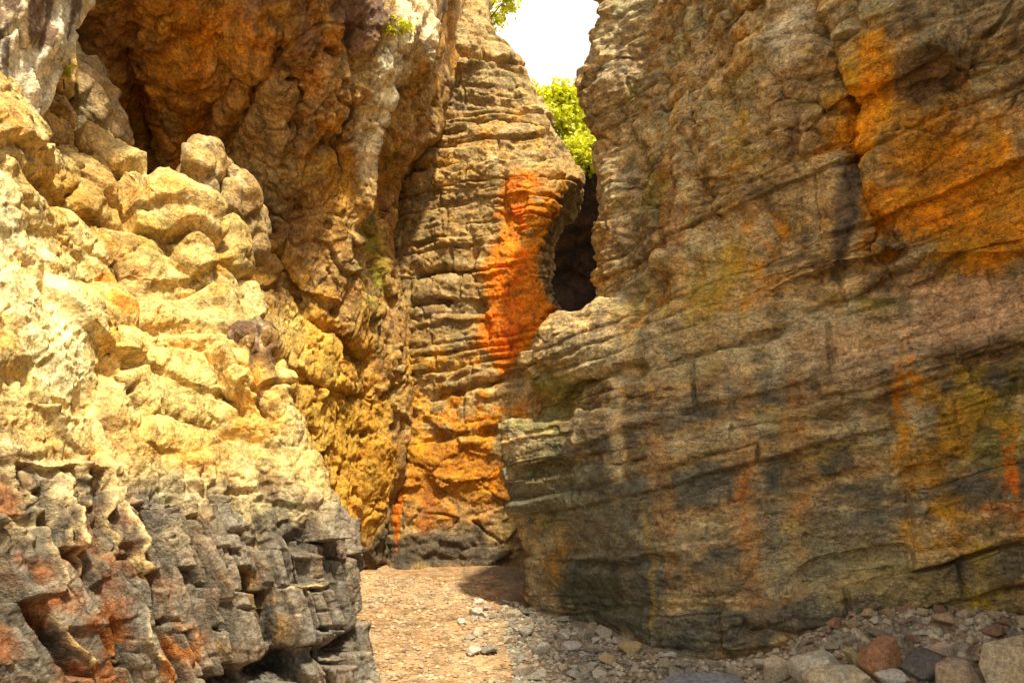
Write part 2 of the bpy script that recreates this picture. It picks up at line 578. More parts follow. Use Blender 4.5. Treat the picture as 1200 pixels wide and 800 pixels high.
    knob = np.sqrt(np.clip(1 - 1.5 * (bv * bv).sum(1), 0.02, 1)) * (0.5 + 0.8 * RND[bc, 1]) * np.clip(be / 0.12, 0, 1)
    kn = sstep(2.35, 2.6, P[:, 2]) * sstep(4.2, 4.8, P[:, 1])
    dup = -0.04 * sstep(0.2, 0.5, pits) + r2 * 0.014 + f6 * 0.16 + f4 * 0.032 + f5 * 0.016 + knob * kn * 0.17 - 0.06 * kn + fbm(P, 5, 3, 63) * 0.02 + fbm(P, 16, 4, 71) * 0.014
    foot = np.exp(-((P[:, 2] - 0.26 + 0.10 * (4.8 - P[:, 1])) / 0.05) ** 2) * sstep(3.9, 4.4, P[:, 1])
    veins = [([(0, 535), (60, 545), (128, 548)], 3), ([(122, 540), (126, 600), (135, 650)], 3.5), ([(0, 510), (28, 600), (60, 680)], 3), ([(28, 580), (45, 640), (58, 700)], 3),
             ([(75, 540), (80, 620), (95, 690)], 3), ([(112, 480), (130, 570), (150, 660), (185, 692)], 3.5), ([(40, 690), (70, 740), (95, 790)], 3), ([(0, 770), (30, 800)], 3),
             ([(140, 690), (160, 750), (190, 800)], 3), ([(50, 470), (85, 520), (110, 545)], 3), ([(330, 690), (372, 684)], 3), ([(60, 590), (75, 650)], 2.5)]
    vein = np.zeros(len(P), F)
    vd = 0
    for i, (pts, wd) in enumerate(veins):
        ln = S.line(pts, wd, -16, 900 + i * 5)
        vd = vd + ln
        vein = np.maximum(vein, sstep(0.02, 0.06, ln))
    S.push(dlow * low + dup * up + vd + fbm(P, 30, 3, 81) * 0.007 - foot * 0.20, N)
    P = S.P.astype(F)
    n1 = fbm(P, 1.3, 4, 91); n2 = fbm(P, 4.0, 4, 95); n3 = fbm(P, 9.0, 3, 97)
    cu = lerp(np.tile(V3(0.54, 0.415, 0.20), (len(P), 1)), (0.40, 0.28, 0.115), sstep(-0.15, 0.35, n1 + 0.4 * n2))
    cu = lerp(cu, OCHRE, 0.5 * sstep(0.0, 0.4, fbm(P, 1.9, 3, 99)))
    cu = lerp(cu, (0.56, 0.46, 0.26), 0.6 * sstep(0.05, 0.35, n3))
    cu = lerp(cu, (0.24, 0.15, 0.07), 0.5 * sstep(0.15, 0.4, fbm(P, 5.0, 4, 98)))
    cl = lerp(np.tile(V3(0.20, 0.17, 0.125), (len(P), 1)), (0.085, 0.075, 0.06), sstep(-0.2, 0.25, n1 + 0.6 * n2))
    cl = lerp(cl, (0.19, 0.12, 0.07), 0.5 * sstep(0.05, 0.3, fbm(P, 3.0, 3, 101)))
    cl = lerp(cl, (0.52, 0.43, 0.26), 0.8 * sstep(-0.05, 0.25, n2 + 0.3 * n3) * sstep(0.6, 1.5, P[:, 2] + 0.5 * n1))
    cl = lerp(cl, (RND[cid, 0:1] * 0.20 + 0.04) * np.array([[1.08, 0.96, 0.78]], F), 0.5 * (1 - zone))
    col = cl + (cu - cl) * up[:, None]
    col = paint(S, col, [
        (40, 760, 130, 90, (0.20, 0.085, 0.035), 0.75, 'g'), (130, 740, 120, 120, (0.22, 0.09, 0.035), 0.8, 'g'), (15, 620, 40, 120, (0.20, 0.07, 0.025), 0.8, 'g'),
        (180, 780, 80, 60, (0.32, 0.13, 0.03), 0.7, 'g'), (280, 720, 60, 70, (0.3, 0.17, 0.05), 0.5, 'g'),
        (80, 390, 60, 120, (0.74, 0.64, 0.38), 0.9, ''), (200, 340, 60, 90, BUFF, 0.6, 'g'),  # first pale mark puts the sunlit slope's brightness into the colour
        (230, 440, 110, 80, (0.60, 0.465, 0.21), 0.75, ''), (190, 300, 40, 60, MOSS, 0.45, 'g'), (140, 350, 30, 40, ORANGE, 0.6, 'g'),
        (300, 410, 24, 36, (0.13, 0.07, 0.03), 0.85, ''),
        (300, 560, 90, 50, (0.42, 0.35, 0.2), 0.5, 'g'), (20, 290, 40, 90, (0.70, 0.60, 0.36), 0.85, ''),  # pale mark at the left edge paints the same sunlit slope
        (90, 180, 70, 90, (0.36, 0.25, 0.11), 0.7, '')], 200)
    col = lerp(col, (0.58, 0.47, 0.27), 0.8 * vein)
    return S, 'rock_outcrop', M_ROCK, col, 'jointed rock outcrop with dark fractured foot and pale cream slab above'


# ------------------------------------------------------------------ wall behind the outcrop, overhanging at the top
def make_left():
    zs = [-0.35, 0.5, 1.3, 2.4, 3.5, 4.3, 4.9, 5.7, 7.2, 9.0, 9.5]
    rows = [
        [U(-200, 5.8), U(0, 6.4), U(170, 6.8), U(290, 7.2), U(360, 7.8), U(402, 8.4), U(440, 8.85), U(475, 9.8)],
        [U(-200, 5.8), U(0, 6.4), U(170, 6.8), U(290, 7.2), U(360, 7.7), U(400, 8.3), U(436, 8.8), U(475, 9.8)],
        [U(-200, 5.8), U(0, 6.4), U(170, 6.7), U(290, 7.1), U(362, 7.6), U(412, 8.2), U(452, 8.7), U(480, 9.8)],
        [U(-200, 5.8), U(0, 6.4), U(180, 6.6), U(300, 6.9), U(370, 7.4), U(420, 8.0), U(456, 8.5), U(475, 9.8)],
        [U(-200, 6.2), U(0, 7.0), U(180, 7.2), U(285, 7.2), U(362, 7.4), U(408, 7.8), U(436, 8.3), U(462, 9.8)],
        [U(-200, 5.8), U(0, 6.8), U(170, 7.0), U(280, 6.9), U(360, 7.0), U(408, 7.5), U(440, 8.1), U(468, 9.8)],
        [U(-200, 4.6), U(0, 5.5), U(160, 6.0), U(275, 6.3), U(362, 6.7), U(425, 7.3), U(472, 8.0), U(488, 9.8)],
        [U(-200, 3.9), U(0, 4.5), U(150, 4.9), U(270, 5.4), U(372, 6.1), U(445, 7.0), U(506, 8.0), U(518, 9.8)],
        [U(-200, 4.0), U(0, 4.4), U(150, 4.7), U(270, 5.2), U(372, 5.9), U(450, 6.9), U(530, 8.1), U(545, 9.8)],
        [U(-300, 5.0), U(-60, 5.4), U(100, 5.7), U(220, 6.2), U(330, 6.8), U(420, 7.5), U(520, 8.5), U(545, 9.8)],
        [U(-900, 6.0), U(-600, 7), U(-400, 8), U(-200, 9), U(0, 10), U(200, 10.5), U(360, 11), U(480, 11.5)],
    ]
    S = Surf(zs, rows, [10, 60, 95, 95, 85, 75, 45], [45, 50, 75, 85, 75, 65, 75, 30, 12, 8])
    P = S.P.astype(F)
    N = S.smooth_normals(10)
    big = fbm(P * V3(1, 1, 0.8), 0.8, 3, 311) * 0.26
    # flutes: run down and to the left in the upper part, straight down below
    sl = S.s - 0.55 * (P[:, 2] - 3.5) * sstep(3.2, 4.2, P[:, 2])
    wv = fbm(P, 0.8, 3, 5)
    folds = fbm(np.stack([sl * 1.7 + 0.5 * wv, P[:, 2] * 0.45, S.s * 0], 1), 1.0, 2, 315)
    d = big + folds * 0.22
    d += S.line([(150, 60), (160, 130), (170, 190)], 14, 60, 821)
    d += S.line([(215, 190), (240, 130), (290, 80)], 9, 30, 822) + S.line([(250, 195), (280, 140), (330, 60)], 9, 36, 823)
    d += S.line([(300, 230), (330, 300), (380, 370), (440, 430)], 7, 24, 824)
    d += S.line([(415, 20), (410, 80), (400, 150), (405, 220)], 10, 34, 825)
    d += S.line([(330, 40), (350, 110), (345, 200)], 12, 40, 826) + S.line([(395, 165), (370, 175), (355, 205)], 8, 26, 827)
    d += S.line([(480, 10), (455, 70), (440, 140), (425, 200), (415, 280)], 9, -26, 828)
    d += S.line([(500, 40), (480, 120), (460, 200)], 6, -20, 829)
    d += S.line([(300, 400), (360, 450), (440, 470)], 8, 16, 830)
    S.push(d, N)
    P = S.P.astype(F)
    N = S.smooth_normals(4)
    f1, e1, c1 = facets(P * V3(1, 1, 0.8), 1.9, 321, 0.5, 0.30, w_=0.06, groove=0.25)
    f2, e2, c2 = facets(P * V3(1, 1, 0.8), 5.0, 322, 0.6, 0.4, groove=0.2)
    rid = fbm(P * V3(1.3, 1.3, 0.6), 2.8, 5, 331, 0.55, ridged=True)
    pits = fbm(P, 5.0, 4, 351)
    S.push(f1 * 0.13 + f2 * 0.05 + rid * 0.05 - 0.09 * sstep(0.15, 0.45, pits) + fbm(P, 15, 4, 361) * 0.022, N)
    P = S.P.astype(F)
    n1 = fbm(P, 0.9, 4, 371); n2 = fbm(P, 3.0, 4, 375); n3 = fbm(P, 8, 3, 376)
    col = lerp(np.tile(V3(0.30, 0.19, 0.08), (len(P), 1)), (0.40, 0.26, 0.10), sstep(-0.2, 0.3, n1 + 0.4 * n2))
    col = lerp(col, OCHRE, 0.5 * sstep(0.0, 0.4, fbm(P, 1.3, 3, 379)))
    col = lerp(col, (0.18, 0.13, 0.08), 0.6 * sstep(0.1, 0.35, n2))
    col = lerp(col, (0.5, 0.38, 0.2), 0.5 * sstep(0.1, 0.35, n3))
    col = paint(S, col, [
        (420, 520, 60, 170, (0.46, 0.27, 0.065), 0.85, ''), (380, 450, 60, 100, (0.52, 0.34, 0.10), 0.8, ''), (340, 400, 40, 50, (0.55, 0.42, 0.17), 0.6, ''),
        (170, 110, 130, 100, (0.42, 0.16, 0.035), 0.75, 'g'), (230, 60, 120, 70, (0.46, 0.21, 0.04), 0.7, ''), (380, 70, 70, 80, (0.45, 0.2, 0.04), 0.7, 'g'),
        (330, 20, 60, 40, (0.15, 0.11, 0.08), 0.75, 'g'), (420, 10, 50, 40, (0.17, 0.12, 0.1), 0.8, ''), (330, 200, 50, 90, (0.2, 0.125, 0.06), 0.75, 'g'),
        (120, 40, 80, 40, (0.14, 0.09, 0.05), 0.7, 'g'), (390, 180, 50, 60, OCHRE, 0.5, 'g'), (290, 170, 60, 70, (0.4, 0.28, 0.13), 0.5, ''),
        (452, 110, 30, 100, (0.74, 0.66, 0.46), 0.95, ''), (490, 30, 26, 70, (0.72, 0.62, 0.42), 0.9, ''), (440, 270, 26, 90, MOSS, 0.8, 'g'),  # pale marks paint the sunlit look of the ridge into its colour
        (446, 210, 20, 40, LICHEN, 0.7, 'g'), (430, 330, 40, 60, MOSS, 0.5, 'g'),
        (440, 640, 90, 34, DARK, 0.9, '')], 380)  # dark band along the wall foot
    return S, 'cliff_left', M_ROCK, col, 'golden overhanging rock wall rising behind the outcrop'


# ------------------------------------------------------------------ wall that closes the passage
def make_back():
    zs = [-0.35, 0.5, 1.5, 2.6, 3.6, 4.3, 4.75, 5.4, 6.1, 7.1, 9.0, 10.5]
    rows = [
        [U(380, 10.0), U(430, 9.0), U(480, 8.75), U(540, 8.75), U(600, 8.8), U(660, 9.0), U(720, 10.5)],
        [U(380, 10.0), U(432, 9.2), U(480, 8.9), U(540, 8.9), U(600, 8.9), U(655, 9.1), U(715, 10.5)],
        [U(380, 10.2), U(440, 9.4), U(490, 9.05), U(545, 8.95), U(600, 8.95), U(640, 9.1), U(700, 10.5)],
        [U(380, 10.4), U(445, 9.6), U(490, 9.25), U(545, 9.1), U(600, 9.0), U(648, 9.1), U(670, 10.6)],
        [U(380, 10.6), U(440, 9.8), U(490, 9.4), U(545, 9.2), U(595, 9.1), U(638, 9.2), U(645, 10.6)],
        [U(380, 10.6), U(440, 9.8), U(490, 9.45), U(545, 9.25), U(605, 9.15), U(656, 9.3), U(660, 10.6)],
        [U(380, 10.6), U(440, 9.9), U(490, 9.5), U(550, 9.3), U(615, 9.25), U(678, 9.5), U(682, 10.8)],
        [U(380, 10.8), U(440, 10.0), U(490, 9.6), U(550, 9.4), U(600, 9.4), U(648, 9.7), U(648, 10.9)],
        [U(380, 10.8), U(440, 10.1), U(490, 9.7), U(540, 9.55), U(580, 9.6), U(616, 9.9), U(614, 11.2)],
        [U(380, 11), U(440, 10.3), U(480, 9.95), U(520, 9.8), U(548, 9.9), U(574, 10.2), U(570, 11.4)],
        [U(380, 11), U(440, 10.6), U(470, 10.3), U(500, 10.2), U(530, 10.4), U(555, 10.8), U(555, 12)],
        [U(300, 14), U(360, 14), U(400, 14), U(440, 14), U(480, 14), U(520, 14), U(530, 14)],
    ]
    S = Surf(zs, rows, [14, 64, 84, 84, 72, 28], [42, 62, 70, 70, 54, 44, 52, 54, 54, 10, 5])
    P = S.P.astype(F)
    N = S.smooth_normals(10)
    d = fbm(P, 0.9, 3, 411) * 0.16
    d += S.line([(480, 320), (530, 318), (555, 322)], 5, 26, 841) + S.line([(480, 355), (530, 352)], 4, 14, 842)
    d += S.line([(550, 270), (556, 330), (575, 400)], 4, 14, 843) + S.line([(590, 195), (592, 260)], 4, 12, 844)
    d += S.line([(490, 470), (560, 450), (620, 440)], 5, 18, 845) + S.line([(490, 515), (540, 508), (600, 505)], 5, 12, 846)
    d += S.line([(500, 60), (560, 70), (620, 95)], 5, 14, 847) + S.line([(540, 118), (600, 122)], 4, 16, 848)
    d += S.line([(550, 140), (600, 142), (650, 155)], 4, 16, 849) + S.line([(470, 200), (520, 195)], 5, 12, 850)
    d += S.line([(520, 85), (570, 80), (600, 70)], 5, -14, 851)
    S.push(d, N)
    P = S.P.astype(F)
    N = S.smooth_normals(5)
    bd = Beds(17, 0.10, 0.40)
    b = P[:, 2] - 0.06 * P[:, 0] + 0.14 * fbm(P, 1.0, 4, 441)
    prot, gr, rd, bi = bd(b, P, 0.012)
    prs = sstep(-0.05, 0.25, fbm(P * V3(0.8, 0.8, 2.5), 1.3, 3, 5))
    k1, h1, bi = bricks(S.s + 0.05 * fbm(P, 2, 2, 8), b, Beds(17, 0.10, 0.42), 0.9, 44, 0.03, 0.09, 0.05, 0.05)
    k2, h2, _i = bricks(S.s, b + 0.02 * fbm(P, 5, 2, 6), Beds(18, 0.05, 0.15), 0.4, 45, 0.022, 0.04, 0.02, 0.02)
    f1, e1, c1 = facets(P * V3(0.8, 0.8, 1.5), 2.4, 421, 0.45, 0.4, w_=0.07, groove=0.2)
    f2, e2, c2 = facets(P * V3(0.8, 0.8, 1.4), 7.0, 422, 0.5, 0.4, groove=0.2)
    up = sstep(1.5, 2.6, P[:, 2])
    S.push((k1 + k2 * prs - gr * 0.03 * prs) * (0.3 + 0.7 * up) + f1 * 0.10 * (1.3 - 0.6 * up)
           + f2 * 0.04 + fbm(P, 4, 5, 431, ridged=True) * 0.02 + fbm(P, 14, 4, 433) * 0.018, N)
    P = S.P.astype(F)
    n1 = fbm(P, 0.9, 4, 471); n2 = fbm(P, 3.0, 4, 475); n3 = fbm(P * V3(1, 1, 2.5), 5.0, 4, 478)
    col = lerp(np.tile(V3(0.27, 0.19, 0.085), (len(P), 1)), (0.38, 0.28, 0.14), sstep(-0.2, 0.3, n1 + 0.4 * n2))
    tone = RND[(bi * 37) & 4095, 2] - 0.5
    col = col * (1 + 0.3 * tone[:, None])
    col = lerp(col, (0.2, 0.16, 0.11), 0.6 * sstep(0.0, 0.35, n2))
    col = lerp(col, (0.48, 0.36, 0.19), 0.5 * sstep(0.0, 0.3, n3))
    col = paint(S, col, [
        (530, 60, 120, 90, (0.40, 0.31, 0.18), 0.5, 'g'), (500, 190, 60, 50, OCHRE, 0.45, 'g'), (600, 150, 60, 40, OCHRE, 0.35, 'g'),
        (490, 250, 60, 60, (0.26, 0.17, 0.07), 0.6, 'g'), (505, 340, 60, 60, (0.19, 0.14, 0.07), 0.7, 'g'), (500, 400, 60, 50, (0.24, 0.16, 0.06), 0.6, 'g'),
        (608, 245, 24, 56, (0.50, 0.19, 0.03), 0.85, ''), (606, 240, 18, 46, (0.62, 0.17, 0.015), 0.9, 'g'), (640, 250, 26, 50, (0.55, 0.24, 0.03), 0.85, ''),
        (592, 325, 44, 62, (0.54, 0.2, 0.025), 0.85, ''), (598, 320, 30, 120, (0.64, 0.18, 0.012), 0.85, 'g'), (585, 330, 30, 60, (0.42, 0.15, 0.03), 0.6, 'r'),
        (592, 390, 40, 50, (0.56, 0.19, 0.02), 0.85, ''), (590, 400, 40, 40, (0.64, 0.18, 0.012), 0.85, 'g'), (628, 360, 22, 70, (0.58, 0.22, 0.02), 0.9, ''),
        (575, 300, 14, 20, (0.3, 0.15, 0.04), 0.6, 'g'), (570, 350, 16, 12, (0.25, 0.16, 0.05), 0.7, 'g'),
        (540, 500, 110, 60, (0.42, 0.19, 0.03), 0.85, 'g'), (520, 560, 90, 70, (0.37, 0.17, 0.035), 0.85, ''), (580, 540, 40, 60, (0.5, 0.2, 0.025), 0.7, 'g'),
        (480, 480, 40, 70, OCHRE, 0.6, 's'), (540, 420, 60, 22, OCHRE, 0.5, 'g'), (540, 540, 80, 60, (0.2, 0.12, 0.04), 0.5, 'rg'),
        (560, 610, 80, 30, (0.25, 0.15, 0.07), 0.7, 'g'), (500, 648, 160, 26, DARK, 0.92, ''), (440, 620, 50, 40, DARK, 0.8, 'g'), (466, 612, 6, 34, ORANGE, 0.9, ''),  # dark bands along the wall foot, with an orange streak
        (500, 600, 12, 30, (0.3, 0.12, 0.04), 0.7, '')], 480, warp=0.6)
    return S, 'cliff_back', M_ROCK, col, 'layered rock face with a bright orange stain closing the passage'


# ------------------------------------------------------------------ right-hand wall
def make_right():
    zs = [-0.35, 0.12, 0.6, 1.1, 1.64, 1.74, 2.2, 2.62, 2.76, 3.4, 4.2, 5.0, 5.8, 6.2, 6.5]
    def base(k, z=[0]):     # unseen part, bulged in beside the camera and raised to block the sun
        z[0] += 1
        h = zs[z[0] - 1]
        h = h * (1.0 + 0.55 * min(max(h, 0) / 5.0, 1))
        return [(2.75 + k, 3.2, h), (2.45 + k, 1.7, h), (2.9 + k, -0.6, h), (4.2 + k, -4.0, h)]
    rows = [
        [U(760, 10), U(650, 7.6), U(615, 6.9), U(690, 6.15), U(770, 5.5), U(900, 5.05), U(1050, 4.9), U(1230, 4.55)] + base(0),
        [U(760, 10), U(650, 7.6), U(614, 6.9), U(690, 6.15), U(770, 5.5), U(900, 5.05), U(1050, 4.9), U(1230, 4.55)] + base(0),
        [U(750, 10), U(640, 7.6), U(606, 6.9), U(685, 6.1), U(770, 5.5), U(900, 5.15), U(1050, 4.95), U(1230, 4.6)] + base(0),
        [U(740, 10), U(630, 7.6), U(588, 6.85), U(670, 6.2), U(760, 5.65), U(900, 5.3), U(1050, 5.0), U(1230, 4.65)] + base(0),
        [U(740, 10), U(620, 7.6), U(586, 6.85), U(665, 6.3), U(755, 5.8), U(900, 5.4), U(1050, 5.05), U(1230, 4.7)] + base(0),
        [U(760, 10), U(670, 7.9), U(634, 7.3), U(684, 6.65), U(757, 5.95), U(900, 5.45), U(1050, 5.1), U(1230, 4.7)] + base(0),
        [U(750, 10), U(650, 7.7), U(614, 7.0), U(676, 6.5), U(760, 6.0), U(900, 5.5), U(1050, 5.1), U(1230, 4.65)] + base(0),
        [U(760, 10), U(680, 7.8), U(642, 7.0), U(695, 6.6), U(775, 6.05), U(900, 5.5), U(1050, 5.05), U(1230, 4.6)] + base(0),
        [U(780, 10), U(732, 8.0), U(698, 7.4), U(736, 6.8), U(790, 6.1), U(905, 5.45), U(1050, 4.95), U(1230, 4.5)] + base(0),
        [U(790, 10), U(740, 8.1), U(704, 7.4), U(742, 6.8), U(800, 6.1), U(910, 5.4), U(1050, 4.85), U(1230, 4.35)] + base(-.05),
        [U(790, 10), U(745, 8.2), U(702, 7.5), U(750, 6.8), U(810, 6.1), U(920, 5.3), U(1060, 4.65), U(1240, 4.15)] + base(-.1),
        [U(780, 10), U(738, 8.2), U(688, 7.5), U(752, 6.8), U(815, 6.1), U(925, 5.2), U(1070, 4.45), U(1250, 3.9)] + base(-.15),
        [U(790, 10), U(752, 8.3), U(724, 7.6), U(774, 6.9), U(830, 6.1), U(940, 5.15), U(1090, 4.45), U(1270, 3.9)] + base(.1),
        [U(800, 10), U(750, 8.5), U(722, 7.9), U(790, 7.2), U(870, 6.5), U(1000, 5.6), U(1160, 5.0), U(1350, 4.4)] + base(.8),
        [U(1100, 12), U(1080, 11), U(1060, 10), U(1100, 9.5), U(1200, 9), U(1320, 8.5), U(1500, 8), U(1800, 7)] + [(9, 3.2, 10.6), (9, 1.7, 10.6), (9, -.6, 10.6), (9, -4, 10.6)],
    ]
    S = Surf(zs, rows, [10, 25, 95, 105, 115, 115, 125, 35, 14, 12, 8], [35, 50, 60, 68, 22, 52, 52, 28, 70, 80, 80, 70, 12, 6])
    P = S.P.astype(F)
    N = S.smooth_normals(8)
    hi = sstep(2.2, 3.2, P[:, 2] - 0.28 * P[:, 0])
    big = fbm(P * V3(1, 1, 0.7), 0.75, 3, 511) * (0.06 + 0.14 * hi)
    wv = fbm(P, 0.8, 3, 7)
    folds = fbm(np.stack([S.s * 1.5 + 0.30 * P[:, 2] + 0.5 * wv, P[:, 2] * 0.4, S.s * 0], 1), 1.0, 3, 515)
    d = big + folds * (0.015 + 0.24 * hi)
    # joint that runs down the wall, scoops under the lip and slanting cleavage
    d += S.line([(950, 0), (985, 90), (990, 170), (1020, 260), (1050, 350)], 12, 44, 861)
    d += S.line([(780, 20), (800, 100), (815, 190), (840, 260)], 10, 26, 862)
    d += S.line([(700, 160), (760, 110), (830, 50), (905, 0)], 6, 16, 863) + S.line([(810, 100), (880, 50), (930, 15)], 5, 14, 864)
    d += S.line([(830, 95), (870, 70), (910, 40)], 5, 14, 865) + S.line([(690, 100), (740, 60), (790, 10)], 6, 12, 866)
    d += S.line([(720, 230), (770, 190), (830, 170)], 8, 16, 867) + S.line([(900, 60), (930, 120), (1000, 130)], 9, 20, 868)
    d += S.scoop(1010, 130, 34, 50, 26) + S.scoop(1130, 240, 90, 80, 26) + S.scoop(1085, 100, 60, 22, 26) + S.scoop(890, 280, 60, 60, 22)
    d += S.scoop(745, 345, 40, 40, 24) + S.scoop(1180, 130, 40, 40, 20)
    d += S.line([(690, 345), (760, 320), (800, 300)], 10, -22, 869)
    # bed partings, rising to the right
    for i, (pts, wd, dp) in enumerate([
            ([(616, 474), (680, 452), (760, 425)], 5, 22), ([(760, 440), (830, 415), (930, 380)], 4, 14), ([(640, 505), (720, 470), (790, 455)], 3, 10),
            ([(900, 345), (960, 330), (1010, 322)], 6, 16), ([(930, 370), (1010, 345), (1100, 310)], 4, 12), ([(1060, 345), (1130, 315), (1200, 285)], 4, 14),
            ([(600, 555), (680, 545), (760, 535)], 6, 18), ([(950, 490), (1010, 475), (1080, 455)], 6, 18), ([(820, 510), (900, 495), (960, 485)], 4, 10),
            ([(930, 570), (990, 560), (1060, 545)], 4, 12), ([(1120, 420), (1200, 405)], 5, 14), ([(640, 660), (720, 665), (800, 655)], 5, 12),
            ([(940, 670), (1000, 655), (1080, 642), (1190, 625)], 4, 14), ([(860, 735), (940, 738), (1030, 740)], 5, 20), ([(1020, 730), (1100, 715)], 5, 12),
            ([(1155, 627), (1200, 612)], 6, 26), ([(880, 768), (960, 770), (1010, 768)], 5, 20), ([(800, 600), (880, 590), (950, 580)], 4, 8),
            ([(730, 610), (800, 560)], 4, 8), ([(1050, 560), (1130, 540)], 4, 10)]):
        d += S.line(pts, wd, dp, 870 + i * 3)
    S.push(d, N)
    P = S.P.astype(F)
    N = S.smooth_normals(3)
    b = P[:, 2] - 0.30 * P[:, 0] + 0.07 * fbm(P, 0.9, 4, 541) + 0.025 * fbm(P, 3, 3, 542)
    sa = S.s + 0.06 * fbm(P, 1.5, 3, 544) + 0.10 * b
    k1, h1, bi = bricks(sa, b, Beds(23, 0.14, 0.5), 1.6, 61, 0.024, 0.11, 0.05, 0.07)
    k2, h2, bi2 = bricks(sa + 0.02 * fbm(P, 6, 2, 545), b + 0.015 * fbm(P, 6, 2, 543), Beds(24, 0.04, 0.16), 0.42, 62, 0.02, 0.040, 0.025, 0.022)
    f1, e1, c1 = facets(P * V3(0.8, 0.8, 1.3), 2.2, 521, 0.4, 0.3, w_=0.05, groove=0.2)
    f2, e2, c2 = facets(P * V3(0.7, 0.7, 1.5), 6.0, 522, 0.5, 0.35, groove=0.16)
    f3, e3, c3 = facets(P * V3(0.6, 0.6, 1.5), 16.0, 523, 0.5, 0.35, w_=0.2, groove=0.16)
    brk = sstep(0.0, 0.28, fbm(P * V3(0.8, 0.8, 2), 1.2, 3, 551))
    lowz = 1 - hi
    S.push((k1 * (0.9 * lowz + 0.35 * hi) + k2 * (0.25 + 0.75 * brk) * (0.9 * lowz + 0.4 * hi)) + hi * (f1 * 0.12 + fbm(P * V3(1, 1, .7), 2.2, 5, 535, ridged=True) * 0.06)
           + f1 * 0.025 + f2 * (0.020 + 0.035 * hi) + f3 * (0.012 + 0.006 * hi) + fbm(P, 5, 4, 531, ridged=True) * 0.016 + fbm(P, 16, 4, 533) * (0.009 + 0.010 * hi), N)
    P = S.P.astype(F)
    n1 = fbm(P, 0.8, 4, 571); n2 = fbm(P, 2.6, 5, 575); n3 = fbm(P * V3(1, 1, 3), 5, 4, 577); n4 = fbm(P, 6, 4, 579)
    sp = np.stack([S.s + 0.05 * n2, P[:, 2] * 0.06, S.s * 0], 1)
    st = fbm(sp, 3.5, 5, 578, 0.6)
    n5 = fbm(P * V3(0.7, 0.7, 3.5), 8, 4, 583, 0.6)
    col = lerp(np.tile(V3(0.35, 0.25, 0.135), (len(P), 1)), (0.17, 0.12, 0.07), sstep(-0.2, 0.3, n1 + 0.6 * n2))
    col = lerp(col, (0.46, 0.34, 0.22), 0.7 * sstep(0.0, 0.3, n3))
    col = lerp(col, (0.50, 0.39, 0.25), 0.6 * sstep(0.08, 0.3, n5))
    col = lerp(col, (0.07, 0.055, 0.04), 0.6 * sstep(0.08, 0.3, -n5))
    tone = RND[(bi * 53) & 4095, 1] - 0.5
    col = col * (1 + 0.5 * tone[:, None])
    col = lerp(col, (0.40, 0.21, 0.04), 0.5 * sstep(0.08, 0.35, st + 0.3 * n4))
    col = lerp(col, (0.09, 0.07, 0.05), 0.6 * sstep(0.08, 0.35, fbm(sp, 4.2, 5, 588, 0.6) + 0.3 * n4))
    col = lerp(col, MOSS, 0.4 * sstep(0.05, 0.35, fbm(P, 1.7, 4, 590)))
    col = lerp(col, (0.10, 0.075, 0.05), 0.5 * sstep(0.12, 0.35, n4))
    band = perlin(np.stack([S.s * 0.35, b * 3.2, S.s * 0], 1), 591) + 0.6 * fbm(P, 2.2, 4, 592)
    lowb = sstep(2.0, 1.2, P[:, 2] - 0.25 * P[:, 0] + 0.5 * n1)
    col = lerp(col, (0.085, 0.087, 0.08), 0.8 * lowb * sstep(-0.05, 0.25, band))
    col = lerp(col, (0.36, 0.31, 0.22), 0.55 * sstep(0.12, 0.4, -band))
    pale = fbm(np.stack([S.s + 0.04 * n2, P[:, 2] * 0.10, S.s * 0], 1), 2.6, 5, 593, 0.62)
    col = lerp(col, (0.45, 0.37, 0.26), 0.55 * sstep(0.05, 0.4, pale + 0.3 * n4 + 0.3 * n5))
    SL = (0.10, 0.097, 0.08)
